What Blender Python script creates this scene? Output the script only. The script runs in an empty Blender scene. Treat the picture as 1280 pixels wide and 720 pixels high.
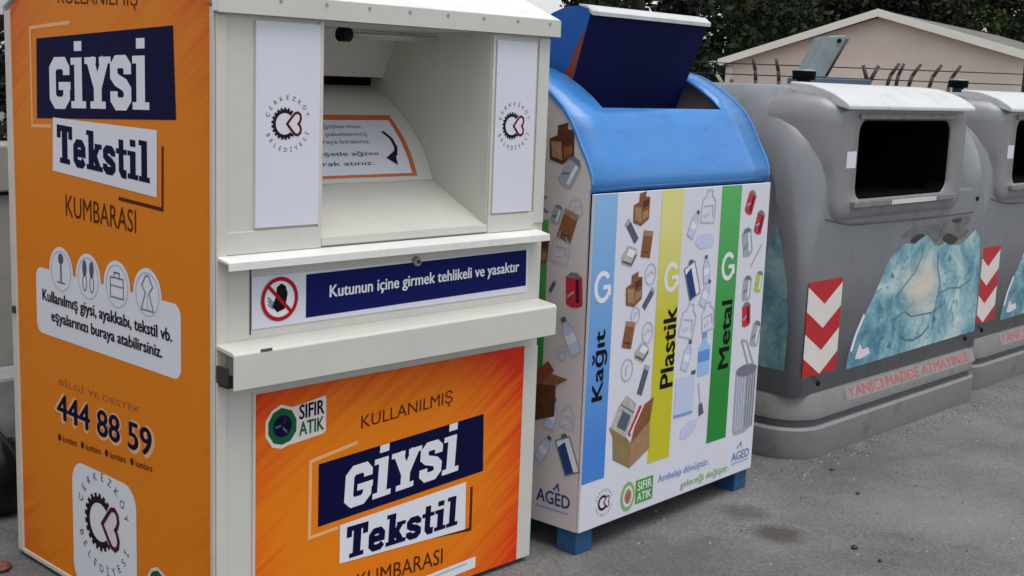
import bpy, bmesh, math, random
from mathutils import Vector, Matrix
random.seed(7)
S = bpy.context.scene
COL = S.collection
R = math.radians

# ------------------------------------------------------------------ camera
F_PX, PITCH, ROLL, EYE = 1579.2, 0.1633, -0.0376, 1.7
cp, sp, cr, sr = math.cos(PITCH), math.sin(PITCH), math.cos(ROLL), math.sin(ROLL)
Xv, Vv, Fv = Vector((1, 0, 0)), Vector((0, sp, cp)), Vector((0, cp, -sp))
right = Xv*cr - Vv*sr
up = Xv*sr + Vv*cr
cam_d = bpy.data.cameras.new('camera'); cam = bpy.data.objects.new('camera', cam_d); COL.objects.link(cam)
m = Matrix.Identity(4)
for i in range(3):
    m[i][0] = right[i]; m[i][1] = up[i]; m[i][2] = -Fv[i]
m[2][3] = EYE
cam.matrix_world = m
cam_d.sensor_width = 36; cam_d.lens = 36*F_PX/1280
cam_d.clip_start = .05; cam_d.clip_end = 1500
S.camera = cam

# ------------------------------------------------------------------ light
SUN_EL, SUN_ROT = 74, 140          # degrees; rotation clockwise from +Y
W = bpy.data.worlds.new("World"); S.world = W; W.use_nodes = True
nt = W.node_tree; nt.nodes.clear()
o = nt.nodes.new('ShaderNodeOutputWorld'); bg = nt.nodes.new('ShaderNodeBackground')
sky = nt.nodes.new('ShaderNodeTexSky'); sky.sky_type = 'NISHITA'; sky.sun_disc = False
sky.sun_elevation = R(SUN_EL); sky.sun_rotation = R(SUN_ROT); sky.air_density = 1.0; sky.dust_density = 1.6; sky.ozone_density = 1.0
hs = nt.nodes.new('ShaderNodeHueSaturation'); hs.inputs['Saturation'].default_value = .28
nt.links.new(sky.outputs[0], hs.inputs['Color']); nt.links.new(hs.outputs[0], bg.inputs['Color'])
bg.inputs['Strength'].default_value = .15
nt.links.new(bg.outputs[0], o.inputs['Surface'])
sd = bpy.data.lights.new('sun', 'SUN'); sd.energy = 1.5; sd.angle = R(42); sd.color = (1, .97, .93)
sun = bpy.data.objects.new('sun', sd); COL.objects.link(sun)
d = Vector((math.sin(R(SUN_ROT))*math.cos(R(SUN_EL)), math.cos(R(SUN_ROT))*math.cos(R(SUN_EL)), math.sin(R(SUN_EL))))
sun.rotation_euler = d.to_track_quat('Z', 'Y').to_euler()
S.view_settings.view_transform = 'Standard'; S.view_settings.look = 'None'
S.view_settings.exposure = 0.32; S.view_settings.gamma = 1; S.view_settings.use_curve_mapping = False

# ------------------------------------------------------------------ materials
def lin(c):
    return tuple(((v/255)/12.92 if v/255 <= .04045 else ((v/255+.055)/1.055)**2.4) for v in c) + (1,)
def newmat(name):
    mt = bpy.data.materials.new(name); mt.use_nodes = True
    return mt, mt.node_tree, mt.node_tree.nodes['Principled BSDF']
def mat(name, c, rough=.5, var=.0, scale=6, metal=0, bump=0, bscale=40, spec=.5, dirt=None, dirt_scale=3, dirt_amt=.5, stretch=(1, 1, 1)):
    """plain paint with a little uneven tone, optional stains with a shape of their own and bump"""
    mt, nt, b = newmat(name); N = nt.nodes.new; L = nt.links.new
    b.inputs['Roughness'].default_value = rough; b.inputs['Metallic'].default_value = metal
    b.inputs['Specular IOR Level'].default_value = spec
    b.inputs['Base Color'].default_value = lin(c)
    if not (var or bump or dirt): return mt
    tc = N('ShaderNodeTexCoord'); mp = N('ShaderNodeMapping'); mp.inputs['Scale'].default_value = stretch
    L(tc.outputs['Object'], mp.inputs['Vector'])
    col = None
    if var:
        n = N('ShaderNodeTexNoise'); n.inputs['Scale'].default_value = scale; n.inputs['Detail'].default_value = 6; n.inputs['Roughness'].default_value = .65
        L(mp.outputs[0], n.inputs['Vector'])
        cr_ = N('ShaderNodeValToRGB'); base = lin(c)
        cr_.color_ramp.elements[0].position = .3; cr_.color_ramp.elements[1].position = .7
        cr_.color_ramp.elements[0].color = tuple(v*(1-var) for v in base[:3])+(1,)
        cr_.color_ramp.elements[1].color = tuple(min(1, v*(1+var)) for v in base[:3])+(1,)
        L(n.outputs['Fac'], cr_.inputs[0]); col = cr_.outputs[0]
    if dirt:
        n2 = N('ShaderNodeTexNoise'); n2.inputs['Scale'].default_value = dirt_scale; n2.inputs['Detail'].default_value = 9; n2.inputs['Roughness'].default_value = .7
        L(mp.outputs[0], n2.inputs['Vector'])
        r2 = N('ShaderNodeValToRGB'); r2.color_ramp.elements[0].position = .52; r2.color_ramp.elements[1].position = .72
        r2.color_ramp.elements[1].color = (dirt_amt,)*3+(1,)
        L(n2.outputs['Fac'], r2.inputs[0])
        mx = N('ShaderNodeMix'); mx.data_type = 'RGBA'; mx.inputs[7].default_value = lin(dirt)
        if col: L(col, mx.inputs[6])
        else: mx.inputs[6].default_value = lin(c)
        L(r2.outputs[0], mx.inputs[0]); col = mx.outputs[2]
    if col: L(col, b.inputs['Base Color'])
    if bump:
        n3 = N('ShaderNodeTexNoise'); n3.inputs['Scale'].default_value = bscale; n3.inputs['Detail'].default_value = 5
        L(tc.outputs['Object'], n3.inputs['Vector'])
        bp = N('ShaderNodeBump'); bp.inputs['Strength'].default_value = bump; bp.inputs['Distance'].default_value = .01
        L(n3.outputs['Fac'], bp.inputs['Height']); L(bp.outputs[0], b.inputs['Normal'])
    return mt

M = {}
M['cream'] = mat('cream_metal', (202, 201, 192), .45, .05, 5, bump=.05, bscale=9, dirt=(140, 134, 120), dirt_scale=5, dirt_amt=.16)
M['cream_edge'] = mat('cream_edge', (206, 198, 186), .5, .06, 9)
M['roof_white'] = mat('roof_white_paint', (226, 226, 222), .4, .04, 5, dirt=(150, 145, 132), dirt_scale=7, dirt_amt=.3)
M['sticker'] = mat('white_sticker', (214, 216, 226), .35, .02, 4)
M['white'] = mat('white_print', (226, 227, 234), .35)
M['navy'] = mat('navy_print', (6, 8, 54), .35)
M['blue_sign'] = mat('sign_blue', (10, 18, 84), .35, .06, 5)
M['red'] = mat('red_print', (170, 22, 36), .4)
M['black'] = mat('black_print', (14, 14, 18), .5)
M['ink'] = mat('emblem_ink', (40, 22, 32), .5)
M['maroon'] = mat('emblem_maroon', (78, 24, 42), .5)
M['pink'] = mat('pale_pink_print', (224, 210, 220), .5)
M['brown_ink'] = mat('brown_ink', (84, 36, 10), .5)
M['faint_ink'] = mat('faint_brown_ink', (158, 84, 20), .6)
M['peach'] = mat('peach_line', (236, 176, 118), .5)
M['grey_ink'] = mat('grey_ink', (110, 116, 128), .5)
M['logo_green'] = mat('logo_green', (24, 92, 52), .5)
M['dark'] = mat('inside_shade', (5, 5, 5), .9, spec=.1)  # near-black that puts the shade of hollow insides into the colour
M['dgrey'] = mat('dark_grey_metal', (48, 46, 42), .6, .1, 20)
M['tube'] = mat('grey_tube', (150, 150, 146), .4, metal=.3)
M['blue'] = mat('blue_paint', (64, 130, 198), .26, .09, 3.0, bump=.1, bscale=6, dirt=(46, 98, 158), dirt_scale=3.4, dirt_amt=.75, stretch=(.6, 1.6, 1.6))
M['blue_mid'] = mat('blue_paint_mid', (22, 88, 162), .5, .08, 4)  # mid blue of the flap's cheeks and rounded back
M['navy_shade_paint'] = mat('navy_shade_paint', (6, 13, 64), .55, .2, 4)  # navy paint, with the shade on the leaning plate put into its colour
M['rust'] = mat('rust', (138, 62, 40), .8, .2, 12)
M['leg_blue'] = mat('blue_leg_paint', (30, 76, 118), .55, .2, 14)
M['panel_white'] = mat('printed_panel_white', (216, 216, 226), .32, .02, 3, dirt=(170, 165, 165), dirt_scale=6, dirt_amt=.15)
M['panel_side'] = mat('printed_panel_side', (206, 194, 192), .4, .03, 3)
def grad(name, top, bot, z0, z1):
    mt, nt, b = newmat(name); N = nt.nodes.new; L = nt.links.new
    tc = N('ShaderNodeTexCoord'); sx = N('ShaderNodeSeparateXYZ'); L(tc.outputs['Object'], sx.inputs[0])
    mr = N('ShaderNodeMapRange'); mr.inputs['From Min'].default_value = z0; mr.inputs['From Max'].default_value = z1
    L(sx.outputs['Z'], mr.inputs['Value']); r = N('ShaderNodeValToRGB')
    r.color_ramp.elements[0].color = lin(bot); r.color_ramp.elements[1].color = lin(top)
    L(mr.outputs[0], r.inputs[0]); L(r.outputs[0], b.inputs['Base Color']); b.inputs['Roughness'].default_value = .35
    return mt
M['st_blue'] = grad('stripe_blue_print', (136, 182, 224), (64, 128, 208), .4, 1.3)
M['st_yellow'] = grad('stripe_yellow_print', (222, 216, 136), (196, 190, 26), .8, 1.2)
M['st_green'] = grad('stripe_green_print', (84, 176, 92), (22, 132, 44), .5, 1.3)
M['green_print'] = mat('green_print', (70, 150, 40), .4)
M['lime'] = mat('lime_print', (176, 196, 60), .4)
M['carton'] = mat('carton_print', (134, 88, 58), .5, .2, 40)
M['carton_dark'] = mat('carton_dark_print', (92, 56, 38), .5, .2, 40)
M['carton_light'] = mat('carton_light_print', (160, 122, 88), .5, .2, 40)
M['crate_brown'] = mat('box_olive_print', (138, 116, 76), .5, .15, 30)
M['silver'] = mat('silver_print', (160, 164, 172), .4, .08, 60)
M['silver_d'] = mat('silver_dark_print', (112, 116, 126), .4, .1, 60)
M['pale'] = mat('pale_outline_print', (176, 182, 200), .4)
M['pale2'] = mat('pale_lilac_print', (192, 200, 228), .4)
M['pale_blue'] = mat('pale_blue_print', (150, 190, 232), .4)
M['news'] = mat('newspaper_print', (176, 172, 166), .5, .25, 60)
M['slate'] = mat('slate_print', (86, 94, 108), .5)
M['canred'] = mat('can_red_print', (190, 36, 52), .4, .2, 60)
M['slogan_blue'] = mat('slogan_blue_print', (120, 150, 206), .4)
M['slogan_green'] = mat('slogan_green_print', (128, 176, 100), .4)
M['logo_blue'] = mat('logo_blue_print', (84, 130, 180), .4)
M['logo_navy'] = mat('logo_navy_print', (44, 66, 116), .4)
M['plastic'] = mat('grey_plastic', (118, 120, 125), .27, .08, 2.2, bump=.10, bscale=5, spec=.7, dirt=(84, 79, 72), dirt_scale=3.2, dirt_amt=.6, stretch=(1.4, 1.4, .45))
M['plastic_d'] = mat('grey_plastic_dark', (92, 94, 98), .5, .1, 4)
M['plinth'] = mat('grey_plinth', (124, 124, 123), .55, .12, 5, bump=.1, bscale=14, dirt=(88, 80, 70), dirt_scale=5, dirt_amt=.7)
M['hood_top'] = mat('hood_white', (206, 207, 206), .4, .05, 4, dirt=(140, 140, 138), dirt_scale=7, dirt_amt=.4)
M['hood'] = mat('hood_grey', (128, 129, 130), .3, .08, 4, bump=.1, bscale=7, spec=.7, dirt=(90, 86, 80), dirt_scale=5, dirt_amt=.65, stretch=(1.3, 1.3, .5))
M['worn'] = mat('worn_rim', (120, 116, 118), .5, .35, 14)
M['chev_red'] = mat('chevron_red', (182, 26, 32), .35, .12, 20)
M['chev_white'] = mat('chevron_white', (222, 214, 208), .35, .05, 15)
M['warn_strip'] = mat('warning_strip', (134, 131, 129), .5, .15, 14)
M['warn_ink'] = mat('warning_ink', (182, 78, 78), .55, .25, 30, dirt=(134, 120, 118), dirt_scale=22, dirt_amt=.8)
M['torn'] = mat('torn_poster_grey', (104, 104, 104), .6, .35, 14)
M['concrete'] = mat('concrete', (150, 148, 140), .85, .15, 3, bump=.3, bscale=20, dirt=(96, 92, 82), dirt_scale=3, dirt_amt=.6)
M['stone'] = mat('stone_block', (150, 150, 150), .85, .2, 6, bump=.4, bscale=14)
M['wire'] = mat('fence_wire', (60, 64, 62), .5, metal=.5)
M['post'] = mat('fence_post', (62, 58, 56), .7, .2, 10)
M['wall_pink'] = mat('pink_plaster', (228, 208, 194), .9, .04, .9, dirt=(196, 178, 168), dirt_scale=.8, dirt_amt=.4)
M['barge'] = mat('cream_bargeboard', (236, 228, 214), .6, .04, 4)
M['tile'] = mat('grey_roof', (110, 108, 104), .8, .15, 3)
M['galv'] = mat('galvanised_metal', (140, 150, 152), .45, .18, 6, metal=.35)
M['galv_d'] = mat('galvanised_blue_grey', (84, 98, 116), .55, .15, 5)
M['green_plastic'] = mat('green_plastic', (72, 104, 72), .5, .1, 8)
M['bag'] = mat('black_bag', (12, 12, 14), .3, bump=.6, bscale=9)
M['wood'] = mat('old_board', (150, 128, 84), .8, .2, 10)
M['litter'] = mat('red_litter', (112, 62, 52), .6, .2, 20)
M['bark'] = mat('bark', (60, 50, 40), .9, .3, 8, bump=.6, bscale=12)

def orange(name, axis, cx, cz, hx, hz, th=.42, amp=.85, c1=(214, 116, 14), c2=(212, 52, 10)):
    """printed orange sheet: orange in the middle, red-orange diagonal brush pattern in the corners, part of the print"""
    mt, nt, b = newmat(name); N = nt.nodes.new; L = nt.links.new
    tc = N('ShaderNodeTexCoord'); sx = N('ShaderNodeSeparateXYZ'); L(tc.outputs['Object'], sx.inputs[0])
    def mth(op, a, b_=None):
        n = N('ShaderNodeMath'); n.operation = op
        for i, v in enumerate((a, b_)):
            if v is None: continue
            if isinstance(v, (int, float)): n.inputs[i].default_value = v
            else: L(v, n.inputs[i])
        return n.outputs[0]
    u = mth('DIVIDE', mth('SUBTRACT', sx.outputs[axis], cx), hx); v = mth('DIVIDE', mth('SUBTRACT', sx.outputs['Z'], cz), hz)
    r = mth('ADD', mth('POWER', mth('ABSOLUTE', u), 2.5), mth('POWER', mth('ABSOLUTE', v), 2.5))
    diag = mth('ADD', mth('MULTIPLY', sx.outputs[axis], .62 if axis == 'X' else -.62), mth('MULTIPLY', sx.outputs['Z'], -1.0))
    cb = N('ShaderNodeCombineXYZ'); L(mth('MULTIPLY', diag, 26), cb.inputs[0]); L(mth('MULTIPLY', sx.outputs[axis], 2.2), cb.inputs[1])
    ns = N('ShaderNodeTexNoise'); ns.inputs['Scale'].default_value = 1.3; ns.inputs['Detail'].default_value = 4; L(cb.outputs[0], ns.inputs['Vector'])
    f = mth('ADD', mth('MULTIPLY', mth('SUBTRACT', r, th), amp), mth('MULTIPLY', mth('SUBTRACT', ns.outputs['Fac'], .5), 1.5))
    rp = N('ShaderNodeValToRGB'); e = rp.color_ramp.elements
    e[0].position = 0; e[0].color = lin(c1); e[1].position = 1; e[1].color = lin(c2)
    L(f, rp.inputs[0])
    # fine halftone dots of the print
    vo = N('ShaderNodeTexVoronoi'); vo.inputs['Scale'].default_value = 60; vo.inputs['Randomness'].default_value = 0; L(tc.outputs['Object'], vo.inputs['Vector'])
    dt = mth('MULTIPLY', mth('LESS_THAN', vo.outputs['Distance'], .30), mth('MINIMUM', mth('MAXIMUM', mth('MULTIPLY', mth('SUBTRACT', r, .5), .35), 0), .3))
    mx = N('ShaderNodeMix'); mx.data_type = 'RGBA'; L(dt, mx.inputs[0]); L(rp.outputs[0], mx.inputs[6]); mx.inputs[7].default_value = lin((150, 50, 14))
    L(mx.outputs[2], b.inputs['Base Color']); b.inputs['Roughness'].default_value = .5; b.inputs['Specular IOR Level'].default_value = .22
    bp = N('ShaderNodeBump'); n3 = N('ShaderNodeTexNoise'); n3.inputs['Scale'].default_value = 4; L(tc.outputs['Object'], n3.inputs['Vector'])
    bp.inputs['Strength'].default_value = .08; bp.inputs['Distance'].default_value = .02; L(n3.outputs['Fac'], bp.inputs['Height']); L(bp.outputs[0], b.inputs['Normal'])
    return mt
M['orange_front'] = orange('orange_print_front', 'X', .62, .36, .60, .46, .34, .9, (228, 124, 14), (218, 46, 10))
M['orange_side'] = orange('orange_print_side', 'Y', .60, .95, .74, 1.12, .60, .85, (224, 126, 12), (210, 62, 10))

def leafmat(name, c1, c2):
    mt, nt, b = newmat(name); N = nt.nodes.new; L = nt.links.new
    g = N('ShaderNodeNewGeometry'); r = N('ShaderNodeValToRGB')
    r.color_ramp.elements[0].color = lin(c1); r.color_ramp.elements[1].color = lin(c2)
    L(g.outputs['Random Per Island'], r.inputs[0]); L(r.outputs[0], b.inputs['Base Color'])
    b.inputs['Roughness'].default_value = .6; b.inputs['Specular IOR Level'].default_value = .25
    return mt
M['leaf_dark'] = leafmat('leaf_dark', (14, 20, 12), (30, 40, 22))
M['leaf_mid'] = leafmat('leaf_mid', (28, 40, 20), (54, 68, 36))
M['leaf_light'] = leafmat('leaf_light', (44, 60, 28), (78, 96, 46))
M['leaf_brown'] = leafmat('leaf_brownish', (32, 28, 25), (58, 50, 44))

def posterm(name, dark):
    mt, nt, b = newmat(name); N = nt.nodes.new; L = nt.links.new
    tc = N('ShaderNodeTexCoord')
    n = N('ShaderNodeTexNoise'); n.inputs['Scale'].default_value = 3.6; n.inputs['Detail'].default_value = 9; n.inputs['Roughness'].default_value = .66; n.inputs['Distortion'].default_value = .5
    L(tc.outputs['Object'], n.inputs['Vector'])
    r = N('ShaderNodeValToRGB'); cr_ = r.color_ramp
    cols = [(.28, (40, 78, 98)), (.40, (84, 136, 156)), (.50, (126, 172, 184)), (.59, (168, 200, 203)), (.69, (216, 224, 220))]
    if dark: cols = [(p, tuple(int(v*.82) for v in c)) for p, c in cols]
    cr_.elements[0].position = cols[0][0]; cr_.elements[0].color = lin(cols[0][1])
    cr_.elements[1].position = cols[1][0]; cr_.elements[1].color = lin(cols[1][1])
    for p, c in cols[2:]:
        e = cr_.elements.new(p); e.color = lin(c)
    L(n.outputs['Fac'], r.inputs[0])
    # creases: thin dark wandering lines
    n2 = N('ShaderNodeTexNoise'); n2.inputs['Scale'].default_value = 4.5; n2.inputs['Detail'].default_value = 3; n2.inputs['Distortion'].default_value = 1.6
    L(tc.outputs['Object'], n2.inputs['Vector'])
    r2 = N('ShaderNodeValToRGB'); e = r2.color_ramp.elements; e[0].position = .485; e[0].color = (0, 0, 0, 1); e[1].position = .5; e[1].color = (.8, .8, .8, 1)
    k = e.new(.515); k.color = (0, 0, 0, 1)
    L(n2.outputs['Fac'], r2.inputs[0])
    mx = N('ShaderNodeMix'); mx.data_type = 'RGBA'; L(r2.outputs[0], mx.inputs[0]); L(r.outputs[0], mx.inputs[6]); mx.inputs[7].default_value = lin((92, 128, 142))
    # washed-out cream patch in the middle of the print
    mp2 = N('ShaderNodeMapping'); mp2.inputs['Location'].default_value = (-.89*3.4, 0, -.72*4.2); mp2.inputs['Scale'].default_value = (3.4, .01, 4.2); L(tc.outputs['Object'], mp2.inputs['Vector'])
    gr = N('ShaderNodeTexGradient'); gr.gradient_type = 'SPHERICAL'; L(mp2.outputs[0], gr.inputs[0])
    ad = N('ShaderNodeMath'); ad.operation = 'MULTIPLY_ADD'; ad.inputs[1].default_value = 1.6; ad.inputs[2].default_value = -1.0; L(n.outputs['Fac'], ad.inputs[0])
    a2 = N('ShaderNodeMath'); a2.operation = 'MULTIPLY_ADD'; a2.inputs[1].default_value = 1.4; a2.use_clamp = True; L(gr.outputs['Fac'], a2.inputs[0]); L(ad.outputs[0], a2.inputs[2])
    m3_ = N('ShaderNodeMath'); m3_.operation = 'MULTIPLY'; m3_.use_clamp = True; L(a2.outputs[0], m3_.inputs[0]); g2 = N('ShaderNodeMath'); g2.operation = 'MULTIPLY'; g2.inputs[1].default_value = 4; g2.use_clamp = True; L(gr.outputs['Fac'], g2.inputs[0]); L(g2.outputs[0], m3_.inputs[1])
    mc = N('ShaderNodeMix'); mc.data_type = 'RGBA'; L(m3_.outputs[0], mc.inputs[0]); L(mx.outputs[2], mc.inputs[6]); mc.inputs[7].default_value = lin((214, 208, 192))
    L(mc.outputs[2], b.inputs['Base Color']); b.inputs['Roughness'].default_value = .16
    bp = N('ShaderNodeBump'); bp.inputs['Strength'].default_value = .35; bp.inputs['Distance'].default_value = .02; L(n2.outputs['Fac'], bp.inputs['Height']); L(bp.outputs[0], b.inputs['Normal'])
    return mt
M['poster'] = posterm('faded_teal_poster', False)
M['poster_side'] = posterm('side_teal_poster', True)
M['faded_teal'] = mat('faded_teal_ink', (84, 124, 140), .4, .25, 20)
M['poster_cream'] = mat('poster_cream_print', (208, 204, 182), .35, .08, 12)

def on_ground(px, py):
    d_ = Fv+right*((px-640)/F_PX)-up*((py-360)/F_PX); t_ = -EYE/d_.z; return d_.x*t_, d_.y*t_
SPOTS = [on_ground(975, 668)+(.17, .8, (64, 57, 52)), on_ground(930, 640)+(.17, .6, (66, 62, 60)), on_ground(1070, 575)+(.35, .35, (72, 68, 66)), on_ground(1180, 640)+(.6, .3, (136, 132, 126)), on_ground(820, 700)+(.4, .4, (74, 72, 72))]
def asphalt():
    mt, nt, b = newmat('asphalt'); N = nt.nodes.new; L = nt.links.new
    tc = N('ShaderNodeTexCoord')
    def noise(s, dt=6, ro=.6):
        n = N('ShaderNodeTexNoise'); n.inputs['Scale'].default_value = s; n.inputs['Detail'].default_value = dt; n.inputs['Roughness'].default_value = ro
        L(tc.outputs['Object'], n.inputs['Vector']); return n.outputs['Fac']
    a = N('ShaderNodeValToRGB'); a.color_ramp.elements[0].color = lin((86, 87, 89)); a.color_ramp.elements[1].color = lin((120, 119, 117))
    a.color_ramp.elements[0].position = .32; a.color_ramp.elements[1].position = .68; L(noise(1.1, 8, .65), a.inputs[0])
    f = N('ShaderNodeValToRGB'); f.color_ramp.elements[0].color = (.74, .74, .74, 1); f.color_ramp.elements[1].color = (1.2, 1.19, 1.17, 1)
    f.color_ramp.elements[0].position = .34; f.color_ramp.elements[1].position = .66; L(noise(75, 3, .7), f.inputs[0])
    mx = N('ShaderNodeMix'); mx.data_type = 'RGBA'; mx.blend_type = 'MULTIPLY'; mx.inputs[0].default_value = 1; L(a.outputs[0], mx.inputs[6]); L(f.outputs[0], mx.inputs[7])
    s = N('ShaderNodeValToRGB'); s.color_ramp.elements[0].position = .60; s.color_ramp.elements[1].position = .70; s.color_ramp.elements[1].color = (.55,)*3+(1,); L(noise(3.1, 5, .6), s.inputs[0])
    vo = N('ShaderNodeTexVoronoi'); vo.inputs['Scale'].default_value = 95; L(tc.outputs['Object'], vo.inputs['Vector'])
    bw = N('ShaderNodeRGBToBW'); L(vo.outputs['Color'], bw.inputs[0]); vr = N('ShaderNodeMapRange'); vr.inputs['To Min'].default_value = .80; vr.inputs['To Max'].default_value = 1.22; L(bw.outputs[0], vr.inputs['Value'])
    mv = N('ShaderNodeMix'); mv.data_type = 'RGBA'; mv.blend_type = 'MULTIPLY'; mv.inputs[0].default_value = 1; L(mx.outputs[2], mv.inputs[6]); L(vr.outputs[0], mv.inputs[7])
    m2 = N('ShaderNodeMix'); m2.data_type = 'RGBA'; L(s.outputs[0], m2.inputs[0]); L(mv.outputs[2], m2.inputs[6]); m2.inputs[7].default_value = lin((82, 79, 78))
    last = m2.outputs[2]
    # oil spots soaked into the surface
    wob = N('ShaderNodeTexNoise'); wob.inputs['Scale'].default_value = 16; wob.inputs['Detail'].default_value = 6; wob.inputs['Roughness'].default_value = .75; L(tc.outputs['Object'], wob.inputs['Vector'])
    for (sx_, sy_, rad, amt, colr) in SPOTS:
        mp = N('ShaderNodeMapping'); mp.inputs['Location'].default_value = (-sx_/rad, -sy_/rad, 0); mp.inputs['Scale'].default_value = (1/rad, 1/rad, 1); L(tc.outputs['Object'], mp.inputs['Vector'])
        g = N('ShaderNodeTexGradient'); g.gradient_type = 'SPHERICAL'; L(mp.outputs[0], g.inputs[0])
        q1 = N('ShaderNodeMath'); q1.operation = 'MULTIPLY'; L(g.outputs['Fac'], q1.inputs[0]); L(wob.outputs['Fac'], q1.inputs[1])
        q2 = N('ShaderNodeMapRange'); q2.inputs['From Min'].default_value = .12; q2.inputs['From Max'].default_value = .34; q2.inputs['To Max'].default_value = amt; L(q1.outputs[0], q2.inputs['Value'])
        mm_ = N('ShaderNodeMix'); mm_.data_type = 'RGBA'; L(q2.outputs[0], mm_.inputs[0]); L(last, mm_.inputs[6]); mm_.inputs[7].default_value = lin(colr); last = mm_.outputs[2]
    L(last, b.inputs['Base Color']); b.inputs['Roughness'].default_value = .9; b.inputs['Specular IOR Level'].default_value = .3
    bp = N('ShaderNodeBump'); bp.inputs['Strength'].default_value = .35; bp.inputs['Distance'].default_value = .006; L(noise(120, 4, .7), bp.inputs['Height']); L(bp.outputs[0], b.inputs['Normal'])
    return mt
M['asphalt'] = asphalt()
for k_ in ('navy', 'blue_sign', 'ink', 'maroon', 'black', 'brown_ink', 'red', 'logo_green', 'navy_shade_paint', 'logo_navy', 'carton', 'carton_dark', 'slate'):
    n_ = M[k_].node_tree.nodes['Principled BSDF']; n_.inputs['Specular IOR Level'].default_value = .12; n_.inputs['Roughness'].default_value = .65
M['stain'] = mat('oil_stain', (84, 74, 65), .7, .3, 20)
M['stain2'] = mat('grey_stain', (90, 87, 84), .8, .2, 20)

# ------------------------------------------------------------------ mesh helpers
class MB:
    def __init__(s): s.v = []; s.f = []; s.fm = []; s.mats = []; s.smooth = []
    def mi(s, m):
        if m not in s.mats: s.mats.append(m)
        return s.mats.index(m)
    def add(s, verts, faces, m, smooth=False):
        b = len(s.v); s.v += [tuple(v) for v in verts]; i = s.mi(m)
        for f in faces: s.f.append(tuple(b+k for k in f)); s.fm.append(i); s.smooth.append(smooth)
    def box(s, x0, x1, y0, y1, z0, z1, m):
        v = [(x, y, z) for x in (x0, x1) for y in (y0, y1) for z in (z0, z1)]
        s.add(v, [(0, 1, 3, 2), (4, 6, 7, 5), (0, 4, 5, 1), (2, 3, 7, 6), (0, 2, 6, 4), (1, 5, 7, 3)], m)
    def prism_x(s, yz, x0, x1, m, smooth=False):
        n = len(yz); v = [(x0, y, z) for y, z in yz]+[(x1, y, z) for y, z in yz]
        s.add(v, [tuple(range(n)), tuple(range(2*n-1, n-1, -1))]+[(i, i+n, (i+1) % n+n, (i+1) % n) for i in range(n)], m, False)
    def tube(s, p0, p1, r0, r1, m, n=10, cap=True):
        p0, p1 = Vector(p0), Vector(p1); z = (p1-p0).normalized()
        x = z.orthogonal().normalized(); y = z.cross(x); v = []
        for p, r in ((p0, r0), (p1, r1)):
            for i in range(n):
                a = 2*math.pi*i/n; v.append(p+x*math.cos(a)*r+y*math.sin(a)*r)
        s.add(v, [(i, (i+1) % n, (i+1) % n+n, i+n) for i in range(n)], m, True)
        if cap: s.add(v, [tuple(range(n-1, -1, -1)), tuple(range(n, 2*n))], m)
    def path(s, pts, r, m, n=8):
        for a, b in zip(pts, pts[1:]): s.tube(a, b, r, r, m, n)
    def build(s, name, parent=None, bevel=0, fix=True):
        me = bpy.data.meshes.new(name); me.from_pydata(s.v, [], s.f)
        for mm in s.mats: me.materials.append(M[mm])
        for p, i, sm in zip(me.polygons, s.fm, s.smooth): p.material_index = i; p.use_smooth = sm
        if fix:
            bm = bmesh.new(); bm.from_mesh(me); bmesh.ops.remove_doubles(bm, verts=bm.verts, dist=1e-5); bmesh.ops.recalc_face_normals(bm, faces=bm.faces); bm.to_mesh(me); bm.free()
        ob = bpy.data.objects.new(name, me); COL.objects.link(ob)
        if parent: ob.parent = parent
        if bevel:
            b = ob.modifiers.new('bevel', 'BEVEL'); b.width = bevel; b.segments = 2; b.limit_method = 'ANGLE'; b.angle_limit = R(40)
        return ob
def tag(o, label=None, cat=None, group=None, kind=None):
    for k, v in (('label', label), ('category', cat), ('group', group), ('kind', kind)):
        if v: o[k] = v
    return o
def thing(name, label, cat, loc=(0, 0, 0), rz=0, group=None):
    e = bpy.data.objects.new(name, None); COL.objects.link(e); e.location = loc; e.rotation_euler = (0, 0, rz); e.empty_display_size = .2
    return tag(e, label, cat, group)

# ------------------------------------------------------------------ printed boards
LH = .0005
def font_mesh(s, weight):
    c = bpy.data.curves.new('t', 'FONT'); c.body = s; c.size = 1; c.offset = weight; c.resolution_u = 3
    o_ = bpy.data.objects.new('t', c); me = o_.to_mesh()
    v = [(p.co.x, p.co.y) for p in me.vertices]; f = [tuple(p.vertices) for p in me.polygons]
    o_.to_mesh_clear(); bpy.data.objects.remove(o_); bpy.data.curves.remove(c)
    return v, f
def ribbon(pts, w, closed=False):
    n = len(pts); L_, R_ = [], []
    P = [Vector(p) for p in pts]
    for i in range(n):
        a = P[i-1] if (closed or i > 0) else None; c = P[(i+1) % n] if (closed or i < n-1) else None
        d1 = (P[i]-a).normalized() if a is not None else (c-P[i]).normalized()
        d2 = (c-P[i]).normalized() if c is not None else d1
        n1, n2 = Vector((-d1.y, d1.x)), Vector((-d2.y, d2.x)); mm = (n1+n2)
        mm = mm.normalized() if mm.length > 1e-6 else n1
        k = w/2/max(.45, mm.dot(n1)); L_.append(P[i]+mm*k); R_.append(P[i]-mm*k)
    quads = []
    for i in range(n if closed else n-1):
        j = (i+1) % n; quads.append([L_[i], R_[i], R_[j], L_[j]])
    return quads
def rrect(u0, v0, u1, v1, r, n=5):
    pts = []
    for cx, cy, a0 in ((u1-r, v1-r, 0), (u0+r, v1-r, 90), (u0+r, v0+r, 180), (u1-r, v0+r, 270)):
        for i in range(n+1):
            a = R(a0+90*i/n); pts.append((cx+r*math.cos(a), cy+r*math.sin(a)))
    return pts
def circ(cx, cy, r, n=24, ry=None):
    ry = ry or r
    return [(cx+r*math.cos(2*math.pi*i/n), cy+ry*math.sin(2*math.pi*i/n)) for i in range(n)]
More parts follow.
